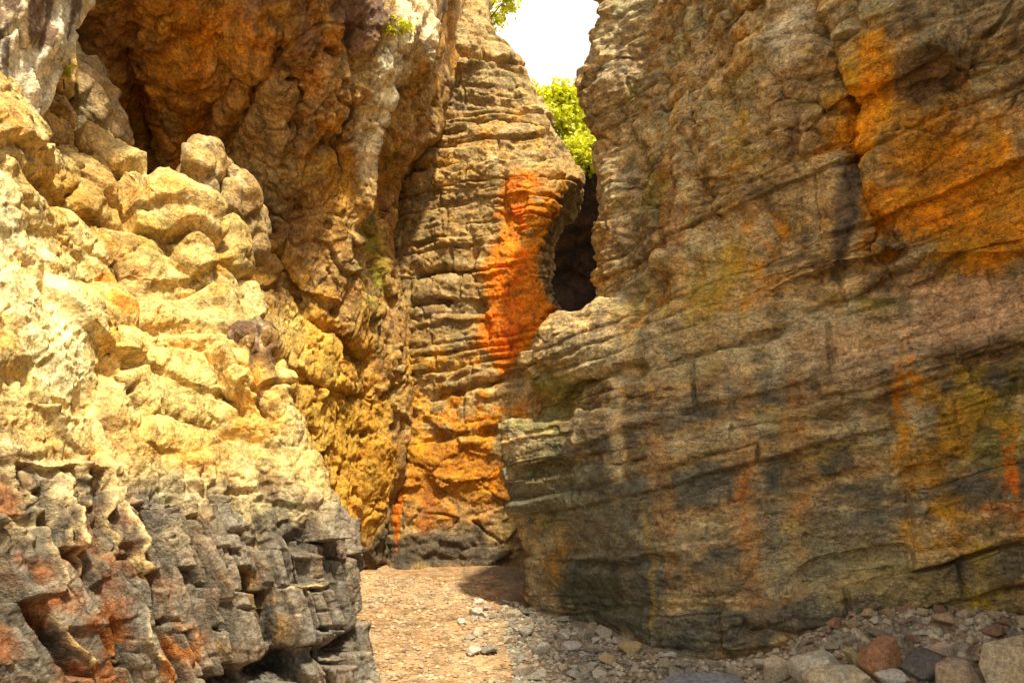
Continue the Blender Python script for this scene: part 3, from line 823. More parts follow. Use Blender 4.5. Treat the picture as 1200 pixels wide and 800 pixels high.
    col = paint(S, col, [
        (700, 640, 130, 90, SL, 0.8, ''), (800, 600, 60, 80, SL, 0.75, 'g'), (960, 560, 110, 60, SL, 0.8, 'g'), (640, 560, 60, 60, (0.14, 0.125, 0.08), 0.7, ''),
        (830, 700, 90, 60, (0.12, 0.105, 0.08), 0.7, 'g'), (960, 650, 100, 60, (0.2, 0.18, 0.14), 0.6, ''), (1080, 690, 130, 40, (0.30, 0.24, 0.13), 0.7, ''),
        (980, 750, 160, 24, (0.09, 0.08, 0.065), 0.7, 'g'), (650, 470, 70, 40, (0.26, 0.22, 0.10), 0.6, ''), (725, 480, 16, 110, (0.50, 0.40, 0.28), 0.75, ''),
        (735, 400, 14, 60, (0.55, 0.45, 0.3), 0.6, ''), (655, 410, 36, 50, (0.13, 0.1, 0.06), 0.7, 'g'), (690, 320, 20, 26, (0.42, 0.37, 0.28), 0.7, 'g'),
        (930, 400, 45, 70, (0.44, 0.37, 0.28), 0.8, ''), (1130, 360, 120, 50, (0.50, 0.35, 0.25), 0.8, ''), (1000, 400, 60, 50, (0.46, 0.34, 0.24), 0.7, ''), (1100, 450, 40, 30, (0.45, 0.35, 0.2), 0.6, 'g'),
        (772, 590, 18, 140, (0.30, 0.17, 0.08), 0.4, ''), (876, 600, 18, 160, (0.33, 0.18, 0.075), 0.45, ''), (935, 520, 22, 160, (0.33, 0.19, 0.08), 0.4, ''), (772, 600, 20, 120, (0.36, 0.15, 0.05), 0.75, 'rg'), (880, 620, 22, 140, (0.36, 0.16, 0.055), 0.55, 'r'), (938, 560, 22, 130, (0.38, 0.17, 0.05), 0.75, 'rg'), (640, 660, 26, 50, (0.32, 0.18, 0.04), 0.7, 'g'),
        (1065, 470, 26, 90, (0.45, 0.19, 0.03), 0.9, 'r'), (1110, 520, 80, 110, (0.40, 0.22, 0.04), 0.7, 'g'), (1160, 470, 50, 60, (0.33, 0.24, 0.06), 0.6, 'g'),
        (1190, 560, 26, 60, (0.5, 0.16, 0.02), 0.85, 'r'), (1178, 600, 36, 22, (0.48, 0.15, 0.02), 0.8, 'g'), (1090, 620, 40, 26, OCHRE, 0.7, 'g'),
        (1150, 680, 24, 50, (0.46, 0.36, 0.08), 0.75, 'r'), (1150, 685, 30, 55, (0.40, 0.31, 0.09), 0.6, 'g'), (690, 700, 60, 40, (0.06, 0.065, 0.045), 0.85, ''), (760, 670, 8, 70, (0.3, 0.22, 0.08), 0.6, ''),
        (1010, 125, 40, 60, (0.62, 0.30, 0.025), 0.95, ''), (1010, 80, 30, 30, (0.42, 0.26, 0.09), 0.6, 'g'), (1120, 230, 110, 90, (0.50, 0.23, 0.03), 0.8, ''), (1120, 230, 110, 90, (0.62, 0.27, 0.02), 0.9, 'g'),
        (1060, 180, 40, 90, (0.38, 0.2, 0.04), 0.7, ''), (1180, 190, 50, 60, (0.45, 0.24, 0.05), 0.8, 's'), (1036, 290, 22, 70, (0.40, 0.14, 0.025), 0.9, 'r'),
        (880, 290, 55, 70, (0.46, 0.23, 0.05), 0.85, 'g'), (880, 330, 40, 50, (0.48, 0.25, 0.04), 0.6, 'sg'),
        (740, 350, 50, 40, (0.42, 0.22, 0.04), 0.7, 's'), (840, 330, 70, 50, (0.38, 0.25, 0.05), 0.6, 's'), (800, 260, 60, 60, (0.24, 0.13, 0.06), 0.7, 'g'),
        (1090, 95, 60, 28, (0.10, 0.065, 0.04), 0.85, ''), (985, 240, 16, 100, (0.08, 0.06, 0.05), 0.85, ''), (930, 120, 60, 60, (0.2, 0.13, 0.075), 0.6, 'g'),  # dark brown in the upper scoop and beside the long joint
        (730, 120, 60, 120, (0.27, 0.21, 0.15), 0.55, 'g'), (740, 260, 40, 60, (0.32, 0.24, 0.16), 0.6, 'g'), (935, 40, 40, 60, (0.50, 0.42, 0.33), 0.85, ''),
        (850, 150, 70, 70, (0.30, 0.25, 0.14), 0.55, 'g'), (1150, 40, 70, 50, (0.33, 0.24, 0.16), 0.6, 'g'), (900, 210, 60, 50, (0.12, 0.08, 0.05), 0.7, 'g'), (870, 60, 50, 40, (0.3, 0.22, 0.11), 0.5, 'g')], 580, warp=0.9)
    col = col * np.array([[1.14, 1.18, 1.06]], F)
    return S, 'cliff_right', M_POLISHED, col, 'tall stained rock wall with slanting beds and streaks of rust'


# ------------------------------------------------------------------ the gorge beyond the corner
def make_far():
    zs = [-0.35, 2.0, 3.5, 4.6, 5.2, 5.7, 6.2, 6.6]
    rows = []
    for z in zs:
        d = {-0.35: 14.5, 2.0: 14.5, 3.5: 15, 4.6: 15.5, 5.2: 14, 5.7: 12.4, 6.2: 12.9, 6.6: 18}[z]
        rows.append([U(480, d), U(560, d), U(640, d + .3), U(720, d + .6), U(820, d + .2), (5.5, d - 1), (6.5, d - 3)])
    S = Surf(zs, rows, [8, 20, 40, 40, 30, 10], [25, 25, 30, 25, 25, 25, 20])
    P = S.P.astype(F)
    N = S.smooth_normals(3)
    f1, e1, c1 = facets(P, 1.6, 621, 0.5, 0.4)
    S.push(fbm(P, 0.8, 4, 611) * 0.3 + f1 * 0.15 + fbm(P, 4, 4, 612, ridged=True) * 0.06, N)
    P = S.P.astype(F)
    n = fbm(P, 1.5, 4, 613)
    col = lerp(np.tile(V3(0.10, 0.07, 0.05), (len(P), 1)), (0.05, 0.04, 0.035), sstep(-0.2, 0.3, n))  # near-black tones: the shade of the hollow is put into the rock colour
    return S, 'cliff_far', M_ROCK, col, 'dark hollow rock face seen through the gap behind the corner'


# ------------------------------------------------------------------ ground
def ground_h(x, y):
    x = np.atleast_1d(np.asarray(x, float)); y = np.atleast_1d(np.asarray(y, float))
    P = np.stack([x, y, x * 0], 1).astype(F)
    h = 0.05 * fbm(P, 0.5, 3, 701)
    fy = np.interp(x, [1.0, 1.66, 2.45, 3.15, 3.75], [5.4, 4.95, 4.8, 4.45, 2.9])
    h += 0.42 * sstep(1.3, 2.5, x) * np.exp(-np.maximum(fy - y, 0) / 0.55) * sstep(1.0, 3.0, y)      # debris gathered against the wall
    h += 0.03 * fbm(P, 2.0, 4, 703)
    return h


def build_ground():
    xs = np.concatenate([np.linspace(-60, -3, 12, endpoint=False), np.linspace(-3, 4.2, 210), np.linspace(4.8, 60, 12)])
    ys = np.concatenate([np.linspace(-40, 3.5, 18, endpoint=False), np.linspace(3.5, 9.5, 230), np.linspace(10.4, 120, 14)])
    X, Y = np.meshgrid(xs, ys)
    x, y = X.ravel(), Y.ravel()
    P = np.stack([x, y, x * 0], 1).astype(F)
    h = ground_h(x, y)
    h += 0.012 * fbm(P, 7, 4, 705) + 0.008 * facets(P, 18, 706, 0.6, 0.6)[0] * sstep(-0.2, 0.2, fbm(P, 1.5, 2, 709))
    P3 = np.stack([x, y, h], 1)
    n1 = fbm(P, 1.0, 4, 711); n2 = fbm(P, 6, 4, 713)
    col = lerp(np.tile(V3(0.38, 0.25, 0.13), (len(P), 1)), (0.29, 0.175, 0.08), sstep(-0.2, 0.3, n1 + 0.4 * n2))
    grey = sstep(-0.35, 0.25, x + 0.35 * n1 - 0.12 * (7.0 - y))
    col = lerp(col, (0.17, 0.145, 0.11), grey * 0.8)
    C = len(xs); R = len(ys)
    idx = np.arange(R * C).reshape(R, C)
    q = np.stack([idx[:-1, :-1], idx[:-1, 1:], idx[1:, 1:], idx[1:, :-1]], -1).reshape(-1, 4)
    o = obj('ground', mesh_arrays('ground', P3, q, col), rock_mat('gravelly_earth', rough=(0.8, 0.95), bump=0.5, fine=1.2))
    tag(o, 'dusty gravel floor of the gorge', kind='structure')


from concurrent.futures import ThreadPoolExecutor
with ThreadPoolExecutor(4) as ex:
    jobs = [ex.submit(f) for f in (make_outcrop, make_right, make_left, make_back, make_far)]
    res = [j.result() for j in jobs]
ROCKS = {}
for S, nm, mt, cl, lb in res:
    ROCKS[nm] = (tag(S.build(nm, mt, cl), lb, kind='structure'), S)
build_ground()
#MORE
import bmesh
OUT, S_OUT = ROCKS['rock_outcrop']
LEFT, S_LEFT = ROCKS['cliff_left']
BACK, S_BACK = ROCKS['cliff_back']
RIGHT, S_RIGHT = ROCKS['cliff_right']
for _S in (S_OUT, S_LEFT, S_BACK, S_RIGHT):
    _S._uv = _S.uv()


# ------------------------------------------------------------------ boulders wedged on the outcrop
def cube_sphere(n):
    pts = []; quads = []
    t = np.tan(np.linspace(-math.pi / 4, math.pi / 4, n))
    a, b = np.meshgrid(t, t)
    one = np.ones_like(a)
    for ax in range(3):
        for sg in (1, -1):
            c = [None] * 3
            c[ax] = one * sg; c[(ax + 1) % 3] = a * sg; c[(ax + 2) % 3] = b
            p = np.stack(c, -1).reshape(-1, 3)
            p /= np.linalg.norm(p, axis=1)[:, None]
            i = np.arange(n * n).reshape(n, n) + len(pts) * n * n
            quads.append(np.stack([i[:-1, :-1], i[:-1, 1:], i[1:, 1:], i[1:, :-1]], -1).reshape(-1, 4))
            pts.append(p)
    return np.concatenate(pts), np.concatenate(quads)


def boulder(u, v, d, rx, ry, rz, lean, seed, c0, c1, label, parent=OUT, n=34, rough=1.0, mat=None, square=0.78):
    p, q = cube_sphere(n)
    nrm = p.copy()
    p = np.sign(p) * np.abs(p) ** square
    k = d / FOC
    p = p * np.array([rx, ry, rz]) * k
    ca, sa = math.cos(lean), math.sin(lean)
    rot = np.array([[ca, 0, sa], [0, 1, 0], [-sa, 0, ca]])
    p = p @ rot.T; nrm = nrm @ rot.T
    c = np.array(at(u, v, d))
    W = (p + c).astype(F)
    f1, e, cid = facets(W, 4.0, seed, 0.5, 0.4, w_=0.1, groove=0.2)
    D = fbm(W, 2.2, 3, seed) * 0.20 + f1 * 0.085 * rough + fbm(W, 5, 4, seed + 3, ridged=True) * 0.018 * rough - 0.04 * sstep(0.2, 0.5, fbm(W, 7, 4, seed + 4)) + fbm(W, 16, 4, seed + 6) * 0.012
    p = p + nrm * D[:, None]
    W = (p + c).astype(F)
    m = sstep(-0.2, 0.3, fbm(W, 2.0, 4, seed + 8))
    col = lerp(np.tile(np.asarray(c0, F), (len(W), 1)), c1, m)
    col = lerp(col, (0.58, 0.48, 0.28), 0.5 * sstep(0.05, 0.35, fbm(W, 9, 3, seed + 9)))
    col = lerp(col, (0.2, 0.13, 0.06), 0.5 * sstep(0.12, 0.4, fbm(W, 5, 4, seed + 10)))
    o = obj('boulder', mesh_arrays('boulder', p, q, col), mat or M_ROCK, parent)
    o.location = tuple(c)
    if label: o['label'] = label
    return o


B0, B1 = (0.42, 0.30, 0.13), (0.33, 0.22, 0.1)
for args in [
    (88, 116, 5.6, 44, 60, 60, -0.25, 1001, (0.36, 0.25, 0.11), (0.26, 0.17, 0.075)),
    (246, 216, 6.05, 24, 50, 44, 0.1, 1005, (0.42, 0.28, 0.10), (0.30, 0.19, 0.08)),
    (286, 252, 6.25, 16, 40, 46, -0.15, 1006, (0.42, 0.28, 0.10), (0.30, 0.19, 0.08)),
    (300, 412, 5.16, 24, 30, 34, 0.1, 1010, (0.16, 0.09, 0.045), (0.1, 0.06, 0.035)),
]:
    boulder(*args, '')


def hull_mesh(name, pts, bevel, cols, jit, rnd):
    bm = bmesh.new()
    for p in pts:
        bm.verts.new(p)
    r = bmesh.ops.convex_hull(bm, input=bm.verts)
    bmesh.ops.delete(bm, geom=[v for v in bm.verts if not v.link_faces], context='VERTS')
    bmesh.ops.dissolve_limit(bm, angle_limit=math.radians(8), verts=bm.verts, edges=bm.edges)
    if bevel:
        bmesh.ops.bevel(bm, geom=bm.edges[:], offset=bevel, segments=1, profile=0.6, affect='EDGES', clamp_overlap=True)
    bmesh.ops.triangulate(bm, faces=bm.faces)
    bmesh.ops.recalc_face_normals(bm, faces=bm.faces)
    me = bpy.data.meshes.new(name)
    bm.to_mesh(me); bm.free()
    a = me.attributes.new('rock_colour', 'FLOAT_COLOR', 'POINT')
    n = len(me.vertices)
    c = np.ones((n, 4), F); c[:, :3] = cols
    a.data.foreach_set('color', c.ravel())
    return me


# ------------------------------------------------------------------ hanging rock fin at the top left
def make_fin():
    path = np.array([at(84, -120, 4.5), at(56, -40, 4.45), at(26, 40, 4.35), at(-2, 120, 4.25), at(-22, 190, 4.15), at(-50, 260, 4.1)])
    rad = np.array([[0.24, 0.40], [0.20, 0.34], [0.17, 0.30], [0.14, 0.26], [0.10, 0.20], [0.06, 0.12]])
    t = np.linspace(0, 5, 190)
    C = cr(path[:, None, :], t, 0)[:, 0]; Rr = cr(rad[:, None, :], t, 0)[:, 0]
    th = np.linspace(0, 2 * math.pi, 130, endpoint=False)
    ax = np.array([1.0, 0, 0.25]); ay = np.array([0, 1.0, 0])
    dirs = np.cos(th)[:, None] * ax + np.sin(th)[:, None] * ay
    W = C[:, None, :] + Rr[:, 0][:, None, None] * np.cos(th)[None, :, None] * ax + Rr[:, 1][:, None, None] * np.sin(th)[None, :, None] * ay
    W = W.reshape(-1, 3).astype(F)
    N = np.tile(dirs, (len(t), 1))
    f1, e, cid = facets(W * V3(1.4, 1.4, 0.45), 5.0, 1101, 0.6, 0.5, w_=0.1, groove=0.25)
    D = f1 * 0.09 + fbm(W * V3(1.5, 1.5, 0.5), 3, 5, 1102, ridged=True) * 0.05 + fbm(W, 14, 4, 1103) * 0.012
    W = (W + N * D[:, None]).astype(F)
    n = fbm(W * V3(1.6, 1.6, 0.4), 4, 4, 1104)
    col = lerp(np.tile(V3(0.72, 0.64, 0.44), (len(W), 1)), (0.17, 0.11, 0.065), sstep(0.02, 0.14, n))
    idx = np.arange(len(t) * 130).reshape(len(t), 130)
    nx = np.roll(idx, -1, 1)
    q = np.stack([idx[:-1], idx[1:], nx[1:], nx[:-1]], -1).reshape(-1, 4)
    o = obj('rock_fin', mesh_arrays('rock_fin', W, q, col), M_ROCK)
    tag(o, 'pale rock fin hanging down in front of the overhang', kind='structure')


make_fin()

# ------------------------------------------------------------------ stones on the floor
FOOT = [U(560, 7.6), U(600, 7.05), U(615, 6.85), U(690, 6.05), U(770, 5.4), U(900, 4.95), U(1050, 4.8), U(1230, 4.45), (3.75, 2.9)]


def foot_y(x):
    for (x0, y0), (x1, y1) in zip(FOOT, FOOT[1:]):
        if x0 <= x <= x1:
            return y0 + (y1 - y0) * (x - x0) / (x1 - x0)
    return 8.3 if x < FOOT[0][0] else 3


def stone_mesh(rnd, col, n=16, flat=0.6, bevel=0.05, squareness=1.0):
    pts = []
    for i in range(n):
        z = rnd.uniform(-1, 1); a = rnd.uniform(0, 6.283); r = math.sqrt(1 - z * z)
        p = np.array([r * math.cos(a), r * math.sin(a), z])
        p = np.sign(p) * np.abs(p) ** squareness
        pts.append(tuple(p * np.array([1, rnd.uniform(0.6, 0.9), flat])))
    return hull_mesh('stone', pts, bevel, col, 0, rnd)


M_STONE = rock_mat('river_stone', rough=(0.6, 0.9), bump=0.6, fine=1.0, veins=0.5)
rs = random.Random(12)
LOOK = {}
GREYS = [stone_mesh(rs, c, rs.randint(11, 18), rs.uniform(0.4, 0.7), 0.06) for c in
         [(0.36, 0.325, 0.245), (0.29, 0.265, 0.205), (0.45, 0.41, 0.33), (0.22, 0.19, 0.145), (0.56, 0.52, 0.42), (0.34, 0.29, 0.20)] for _ in range(2)]
for m_, w_ in zip(GREYS, [x for x in ('mid grey', 'dull grey', 'light grey', 'dark brownish grey', 'pale whitish grey', 'warm grey') for _ in range(2)]):
    LOOK[m_.name] = w_
TANS = [stone_mesh(rs, c, rs.randint(10, 16), rs.uniform(0.4, 0.65), 0.06) for c in
        [(0.45, 0.33, 0.2), (0.52, 0.42, 0.28), (0.36, 0.25, 0.15)] for _ in range(2)]
for m_, w_ in zip(TANS, [x for x in ('tan', 'pale sandy', 'brown') for _ in range(2)]):
    LOOK[m_.name] = w_
REDS = [stone_mesh(rs, c, rs.randint(10, 16), rs.uniform(0.45, 0.7), 0.06) for c in [(0.34, 0.19, 0.11), (0.28, 0.17, 0.11)] for _ in range(2)]
for m_, w_ in zip(REDS, ['reddish brown'] * 2 + ['dark red-brown'] * 2):
    LOOK[m_.name] = w_
placed = []


def put_stone(me, x, y, r, label, group, sink=0.18, tilt=0.35, name='stone', dz=0.0):
    o = obj(name, me, M_STONE)
    flat = max(abs(v.co.z) for v in me.vertices)
    o.location = (x, y, float(ground_h(x, y)[0]) + r * flat * (1 - 2 * sink) + dz)
    o.scale = (r, r * rs.uniform(0.85, 1.15), r * rs.uniform(0.85, 1.15))
    o.rotation_euler = (rs.uniform(-tilt, tilt), rs.uniform(-tilt, tilt), rs.uniform(0, 6.28))
    size = 'tiny' if r < 0.03 else 'small' if r < 0.05 else 'fist-sized' if r < 0.075 else 'large'
    tag(o, '%s %s %s' % (size, LOOK[me.name], label), 'stone', '%s %s, %s' % (size, LOOK[me.name], group))
    placed.append((x, y, r))
    return o


# the big ones, each where it lies
def big(u, v, wpx, col, flat, label, seed, rot=0.0, tiltx=0.0, tilty=0.0, n=22, sq=0.75, z0=None):
    """u, v: centre of the stone in the picture; wpx its width there"""
    r_ = random.Random(seed)
    dd = np.arange(3.4, 6.8, 0.01)      # the first place along the line of sight where the stone would rest on the ground
    gh = ground_h((u - 600) / FOC * dd, dd) + wpx * dd / FOC * 0.5 * flat * 0.6
    hit = np.nonzero(1.6 - (v - 500) / FOC * dd <= gh)[0]
    k_ = int(hit[0]) if len(hit) else 150
    d = float(dd[k_]); hz = float(gh[k_])
    x = (u - 600) / FOC * d
    r = wpx * d / FOC * 0.5
    me = stone_mesh(r_, col, n, flat, 0.07, sq)
    o = obj('stone', me, M_STONE)
    o.location = (x, d, hz)
    o.scale = (r, r, r)
    o.rotation_euler = (tiltx, tilty, rot)
    tag(o, label, 'stone')
    placed.append((x, d, r))
    return o


big(825, 812, 130, (0.20, 0.21, 0.235), 0.34, 'wide flat blue-grey slab lying at the edge of the debris', 31, 0.2)
big(907, 787, 46, (0.55, 0.47, 0.33), 0.8, 'small round cream cobble beside the larger pale cobble', 32, 0.4)
big(962, 787, 72, (0.48, 0.45, 0.36), 0.7, 'rounded pale grey cobble beside the red-brown block', 33, 0.1)
big(1032, 772, 66, (0.36, 0.19, 0.10), 0.75, 'angular red-brown block resting on the debris', 34, 0.6, 0.1, -0.5, 12, 0.9)
big(1000, 776, 38, (0.46, 0.38, 0.2), 0.9, 'tan angular stone leaning against the red-brown block', 35, 0.3, 0, 0.3, 12)
big(1085, 778, 70, (0.13, 0.12, 0.11), 0.35, 'dark grey flat stone with a sharp edge in the debris', 36, 0.5, 0.1, -0.3, 14)
big(1105, 764, 30, (0.58, 0.46, 0.36), 0.7, 'pinkish white stone on top of the debris', 37, 0.5)
big(985, 803, 90, (0.50, 0.44, 0.30), 0.5, 'broad pale tan stone in front of the cobbles', 38, 0.2)
big(1190, 785, 90, (0.52, 0.45, 0.30), 0.9, 'large pale boulder below the yellow lichen streak', 39, 0.9)
big(1125, 795, 80, (0.42, 0.33, 0.22), 0.5, 'flat light brown stone at the foot of the debris slope', 40, 0.9)
big(1045, 797, 40, (0.56, 0.54, 0.48), 0.6, 'white stone in front of the red-brown block', 41, 0.2)
big(738, 760, 34, (0.44, 0.35, 0.17), 0.5, 'flat yellow-tan stone lying under the wall', 42, 0.1)
big(669, 757, 26, (0.50, 0.49, 0.42), 0.5, 'flat whitish stone in the grey rubble', 43, 0.4)
big(612, 786, 26, (0.42, 0.34, 0.25), 0.7, 'brownish cobble at the border of path and rubble', 44, 0.4)

count = 0
tries = 0
while count < 130 and tries < 6000:          # grey rubble under the wall
    tries += 1
    x = rs.uniform(-0.45, 2.1); y = rs.uniform(4.55, 7.2)
    fy = foot_y(x)
    if y > fy - 0.03 or x < 0.05 - 0.25 * rs.random() - 0.22 * (y - 5.0) * (y < 7):
        continue
    if x < 0.0 and rs.random() < 0.6:
        continue
    r = 0.030 + 0.070 * rs.random() ** 2.0
    if any((x - a) ** 2 + (y - b) ** 2 < (0.75 * (r + c)) ** 2 for a, b, c in placed):
        continue
    put_stone(rs.choice(GREYS if rs.random() < 0.85 else TANS), x, y, r, 'angular stone lying in the rubble under the dark wall foot', 'stones in the grey rubble')
    count += 1
count = 0
tries = 0
while count < 95 and tries < 6000:          # debris slope on the right
    tries += 1
    x = rs.uniform(1.55, 3.4); y = rs.uniform(4.1, 5.0)
    if y > foot_y(x) + 0.15:
        continue
    r = 0.035 + 0.095 * rs.random() ** 1.7
    if any((x - a) ** 2 + (y - b) ** 2 < (0.7 * (r + c)) ** 2 for a, b, c in placed):
        continue
    put_stone(rs.choice(rs.choice([GREYS, TANS, TANS, REDS])), x, y, r, 'stone on the debris slope below the lichen streak', 'stones on the debris slope')
    count += 1
count = 0
tries = 0
while count < 60 and tries < 4000:          # loose pebbles on the path
    tries += 1
    y = rs.uniform(4.7, 8.5); x = rs.uniform(-1.9, 0.1)
    if x < -0.95 - 0.25 * (y - 4.8) or x > -0.02 - 0.05 * (y - 5):
        continue
    r = 0.014 + 0.024 * rs.random() ** 2
    if any((x - a) ** 2 + (y - b) ** 2 < (r + c) ** 2 for a, b, c in placed):
        continue
    put_stone(rs.choice(TANS), x, y, r, 'stone lying loose on the sunny path', 'loose stones on the path')
    count += 1


# gravel: too small and too many to tell apart
def gravel():
    g = np.random.RandomState(3)
    base_p, base_f = [], None
    bm = bmesh.new(); bmesh.ops.create_icosphere(bm, subdivisions=1, radius=1.0)
    bp = np.array([v.co[:] for v in bm.verts]); bf = np.array([[v.index for v in f.verts] for f in bm.faces]); bm.free()
    bf20 = None
    bm = bmesh.new(); bmesh.ops.create_icosphere(bm, subdivisions=0 or 1, radius=1.0); bm.free()
    ico = [(0, 0, 1), (1, 0, 0.1), (0.3, 0.95, -0.1), (-0.8, 0.6, 0.15), (-0.8, -0.6, 0), (0.3, -0.95, 0.1), (0, 0, -1)]
    ip = np.array(ico, float)
    fi = np.array([[0, i, i % 5 + 1] for i in range(1, 6)] + [[6, i % 5 + 1, i] for i in range(1, 6)])
    V, T, C = [], [], []
    n = 0
    for _ in range(60000):
        if n >= 9000: break
        x = g.uniform(-1.9, 3.6); y = g.uniform(4.3, 8.6)
        if y > foot_y(x) + (0.3 if x > 1.4 else -0.01): continue
        if x < -0.9 - 0.25 * (y - 4.8): continue
        path = x < 0.0 - 0.05 * (y - 5)
        if path and g.rand() < 0.55: continue
        r = 0.006 + 0.020 * g.rand() ** 2.5
        if not path: r *= 1.25
        a = g.uniform(0, 6.28); ca, sa = math.cos(a), math.sin(a)
        p = ip * (1 + g.uniform(-0.25, 0.25, ip.shape)) * r * np.array([1, g.uniform(0.6, 1), g.uniform(0.4, 0.8)])
        p = p @ np.array([[ca, sa, 0], [-sa, ca, 0], [0, 0, 1]])
        V.append(p + np.array([x, y, 0.2 * r])); T.append(fi + 7 * n)
        t = g.uniform(0.55, 1.25)
        c = np.array([0.42, 0.29, 0.165]) if path else np.array([0.30, 0.265, 0.195])
        C.append(np.tile(c * t, (7, 1)))
        n += 1
    V = np.concatenate(V); T = np.concatenate(T); C = np.concatenate(C)
    V[:, 2] += ground_h(V[:, 0], V[:, 1])
    o = obj('gravel', mesh_arrays('gravel', V, T, C, smooth=False), M_STONE)
    tag(o, 'loose gravel scattered over the floor of the gorge', 'gravel', kind='stuff')


gravel()


# ------------------------------------------------------------------ plants
def leaf_mat():
    m = bpy.data.materials.new('sunlit_leaf')
    m.use_nodes = True
    N = m.node_tree.nodes; L = m.node_tree.links
    bs = N['Principled BSDF']; out = N['Material Output']
    oi = N.new('ShaderNodeNewGeometry')
    rp = N.new('ShaderNodeValToRGB')
    rp.color_ramp.elements[0].color = (0.40, 0.46, 0.012, 1); rp.color_ramp.elements[1].color = (0.80, 0.74, 0.03, 1)
    L.new(oi.outputs['Random Per Island'], rp.inputs[0])
    L.new(rp.outputs[0], bs.inputs['Base Color'])
    bs.inputs['Roughness'].default_value = 0.5
    tr = N.new('ShaderNodeBsdfTranslucent')
    L.new(rp.outputs[0], tr.inputs['Color'])
    ad = N.new('ShaderNodeMixShader'); ad.inputs[0].default_value = 0.5
    L.new(bs.outputs[0], ad.inputs[1]); L.new(tr.outputs[0], ad.inputs[2])
    L.new(ad.outputs[0], out.inputs['Surface'])
    return m


def bark_mat():
    m = bpy.data.materials.new('bark')
    m.use_nodes = True
    N = m.node_tree.nodes; L = m.node_tree.links
    nz = N.new('ShaderNodeTexNoise'); nz.inputs['Scale'].default_value = 30; nz.inputs['Detail'].default_value = 6
    rp = N.new('ShaderNodeValToRGB')
    rp.color_ramp.elements[0].color = (0.06, 0.04, 0.025, 1); rp.color_ramp.elements[1].color = (0.22, 0.16, 0.1, 1)
    L.new(nz.outputs['Fac'], rp.inputs[0]); L.new(rp.outputs[0], N['Principled BSDF'].inputs['Base Color'])
    N['Principled BSDF'].inputs['Roughness'].default_value = 0.9
    return m


M_LEAF = leaf_mat(); M_BARK = bark_mat()


def tube(V, T, p0, p1, r0, r1, k=6):
    p0 = np.asarray(p0, float); p1 = np.asarray(p1, float)
    d = p1 - p0; d = d / (np.linalg.norm(d) + 1e-9)
    a = np.cross(d, [0.3, 0.9, 0.1]); a /= np.linalg.norm(a); b = np.cross(d, a)
    n0 = sum(len(v) for v in V)
    th = np.linspace(0, 2 * math.pi, k, endpoint=False)
    ring = np.cos(th)[:, None] * a + np.sin(th)[:, None] * b
    V.append(np.concatenate([p0 + ring * r0, p1 + ring * r1]))
    T.append(np.array([[n0 + i, n0 + (i + 1) % k, n0 + k + (i + 1) % k, n0 + k + i] for i in range(k)]))


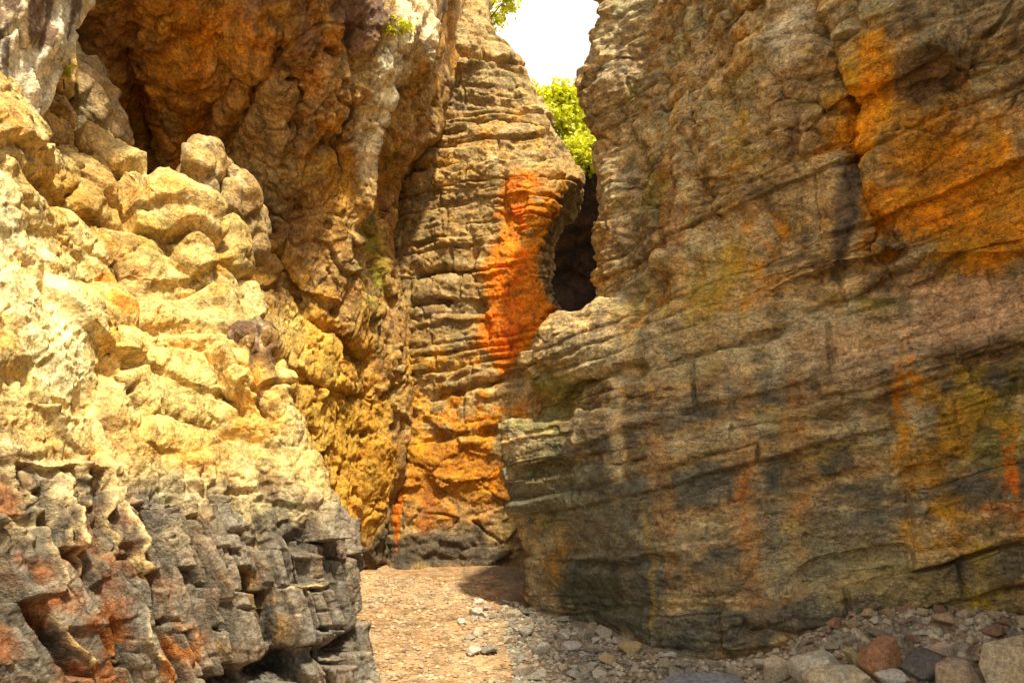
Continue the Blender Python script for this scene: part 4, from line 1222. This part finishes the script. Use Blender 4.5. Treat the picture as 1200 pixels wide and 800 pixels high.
def plant(name, base, height, spread, nlimb, nleaf, size, seed, label, cat, group=None, droop=0.0):
    g = np.random.RandomState(seed)
    root = bpy.data.objects.new(name, None)
    COL.objects.link(root)
    root.location = base
    tag(root, label, cat, group)
    V, T = [], []
    tips = []
    r0 = height * 0.035
    top = np.array([g.uniform(-.1, .1) * height, g.uniform(-.1, .1) * height, height * 0.45])
    mid = top * 0.5 + np.array([g.uniform(-.05, .05) * height, 0, 0])
    tube(V, T, (0, 0.02, -min(0.25, height * 0.25)), mid, r0, r0 * 0.8); tube(V, T, mid, top, r0 * 0.8, r0 * 0.55)
    for i in range(nlimb):
        a = i * 2.4 + g.uniform(-.4, .4)
        st = mid + (top - mid) * g.rand()
        l = spread * g.uniform(0.55, 1.0)
        e = st + np.array([math.cos(a) * l, math.sin(a) * l, height * g.uniform(0.05, 0.55) - droop * l])
        m = (st + e) / 2 + np.array([0, 0, height * 0.06])
        tube(V, T, st, m, r0 * 0.45, r0 * 0.3, 5); tube(V, T, m, e, r0 * 0.3, r0 * 0.1, 5)
        tips += [e, m * 0.4 + e * 0.6]
        for j in range(2):
            e2 = m + np.array([g.uniform(-1, 1) * l * 0.5, g.uniform(-1, 1) * l * 0.5, g.uniform(-0.1, 0.5) * height * 0.5])
            tube(V, T, m, e2, r0 * 0.22, r0 * 0.08, 4); tips.append(e2)
    obj('trunk', mesh_arrays('trunk', np.concatenate(V), np.concatenate(T)), M_BARK, root)
    tips = np.array(tips)
    c = tips[g.randint(len(tips), size=nleaf)] + np.clip(g.normal(size=(nleaf, 3)), -2, 2) * spread * np.array([0.17, 0.17, 0.15])
    d = g.normal(size=(nleaf, 3)); d[:, 2] -= 0.4; d /= np.linalg.norm(d, axis=1)[:, None]
    n = g.normal(size=(nleaf, 3)); sd = np.cross(d, n); sd /= np.linalg.norm(sd, axis=1)[:, None]
    nn = np.cross(sd, d)
    L_ = size * g.uniform(0.6, 1.3, (nleaf, 1))
    P = np.stack([c, c + d * L_ * 0.45 + sd * L_ * 0.28 + nn * L_ * 0.06, c + d * L_, c + d * L_ * 0.45 - sd * L_ * 0.28 + nn * L_ * 0.06], 1).reshape(-1, 3)
    q = np.arange(nleaf * 4).reshape(-1, 4)
    obj('crown', mesh_arrays('crown', P, q, smooth=False), M_LEAF, root)
    return root


plant('shrub', at(648, 196, 13.0), 1.45, 0.55, 11, 4200, 0.10, 71, 'bright yellow-green shrub growing on the rim beside the layered rock face', 'shrub', 'shrubs in the gap')
plant('shrub', at(672, 222, 12.6), 0.95, 0.55, 12, 3600, 0.095, 72, 'low yellow-green shrub hanging over the dark hollow', 'shrub', 'shrubs in the gap', droop=0.5)
plant('small_tree', at(690, 200, 13.6), 1.2, 0.6, 12, 4200, 0.10, 73, 'yellow-green bushy tree half hidden by the right-hand wall', 'tree', 'shrubs in the gap')
plant('shrub', at(573, 40, 10.9), 0.75, 0.38, 8, 1500, 0.07, 74, 'sunlit yellow-green shrub on the top edge of the layered rock face', 'shrub')


def seat(u, v, clouds):
    """the nearest rock seen near (u, v): where a small plant can root"""
    best = None
    for W in clouds:
        y = np.maximum(W[:, 1], 0.2)
        near = np.hypot(600 + FOC * W[:, 0] / y - u, 500 - FOC * (W[:, 2] - 1.6) / y - v) < 5
        if near.any():
            q = W[near]; q = q[np.argmin(q[:, 1])]
            if best is None or q[1] < best[1]:
                best = q
    return tuple(best)


clouds = [S_OUT.P, S_LEFT.P]
for o_ in COL.objects:
    if o_.type == 'MESH' and o_.name.split('.')[0] in ('boulder', 'rock_fin'):
        co = np.empty(len(o_.data.vertices) * 3, F)
        o_.data.vertices.foreach_get('co', co)
        clouds.append(co.reshape(-1, 3) + np.array(o_.location))
plant('sprout', seat(78, 98, clouds), 0.16, 0.05, 5, 34, 0.065, 75, 'tiny bright green sprout on the rock under the pale hanging fin', 'plant')
plant('rock_plant', seat(470, 50, clouds), 0.18, 0.13, 8, 420, 0.04, 76, 'small yellow-green tuft on the pale rib of the left wall', 'plant')
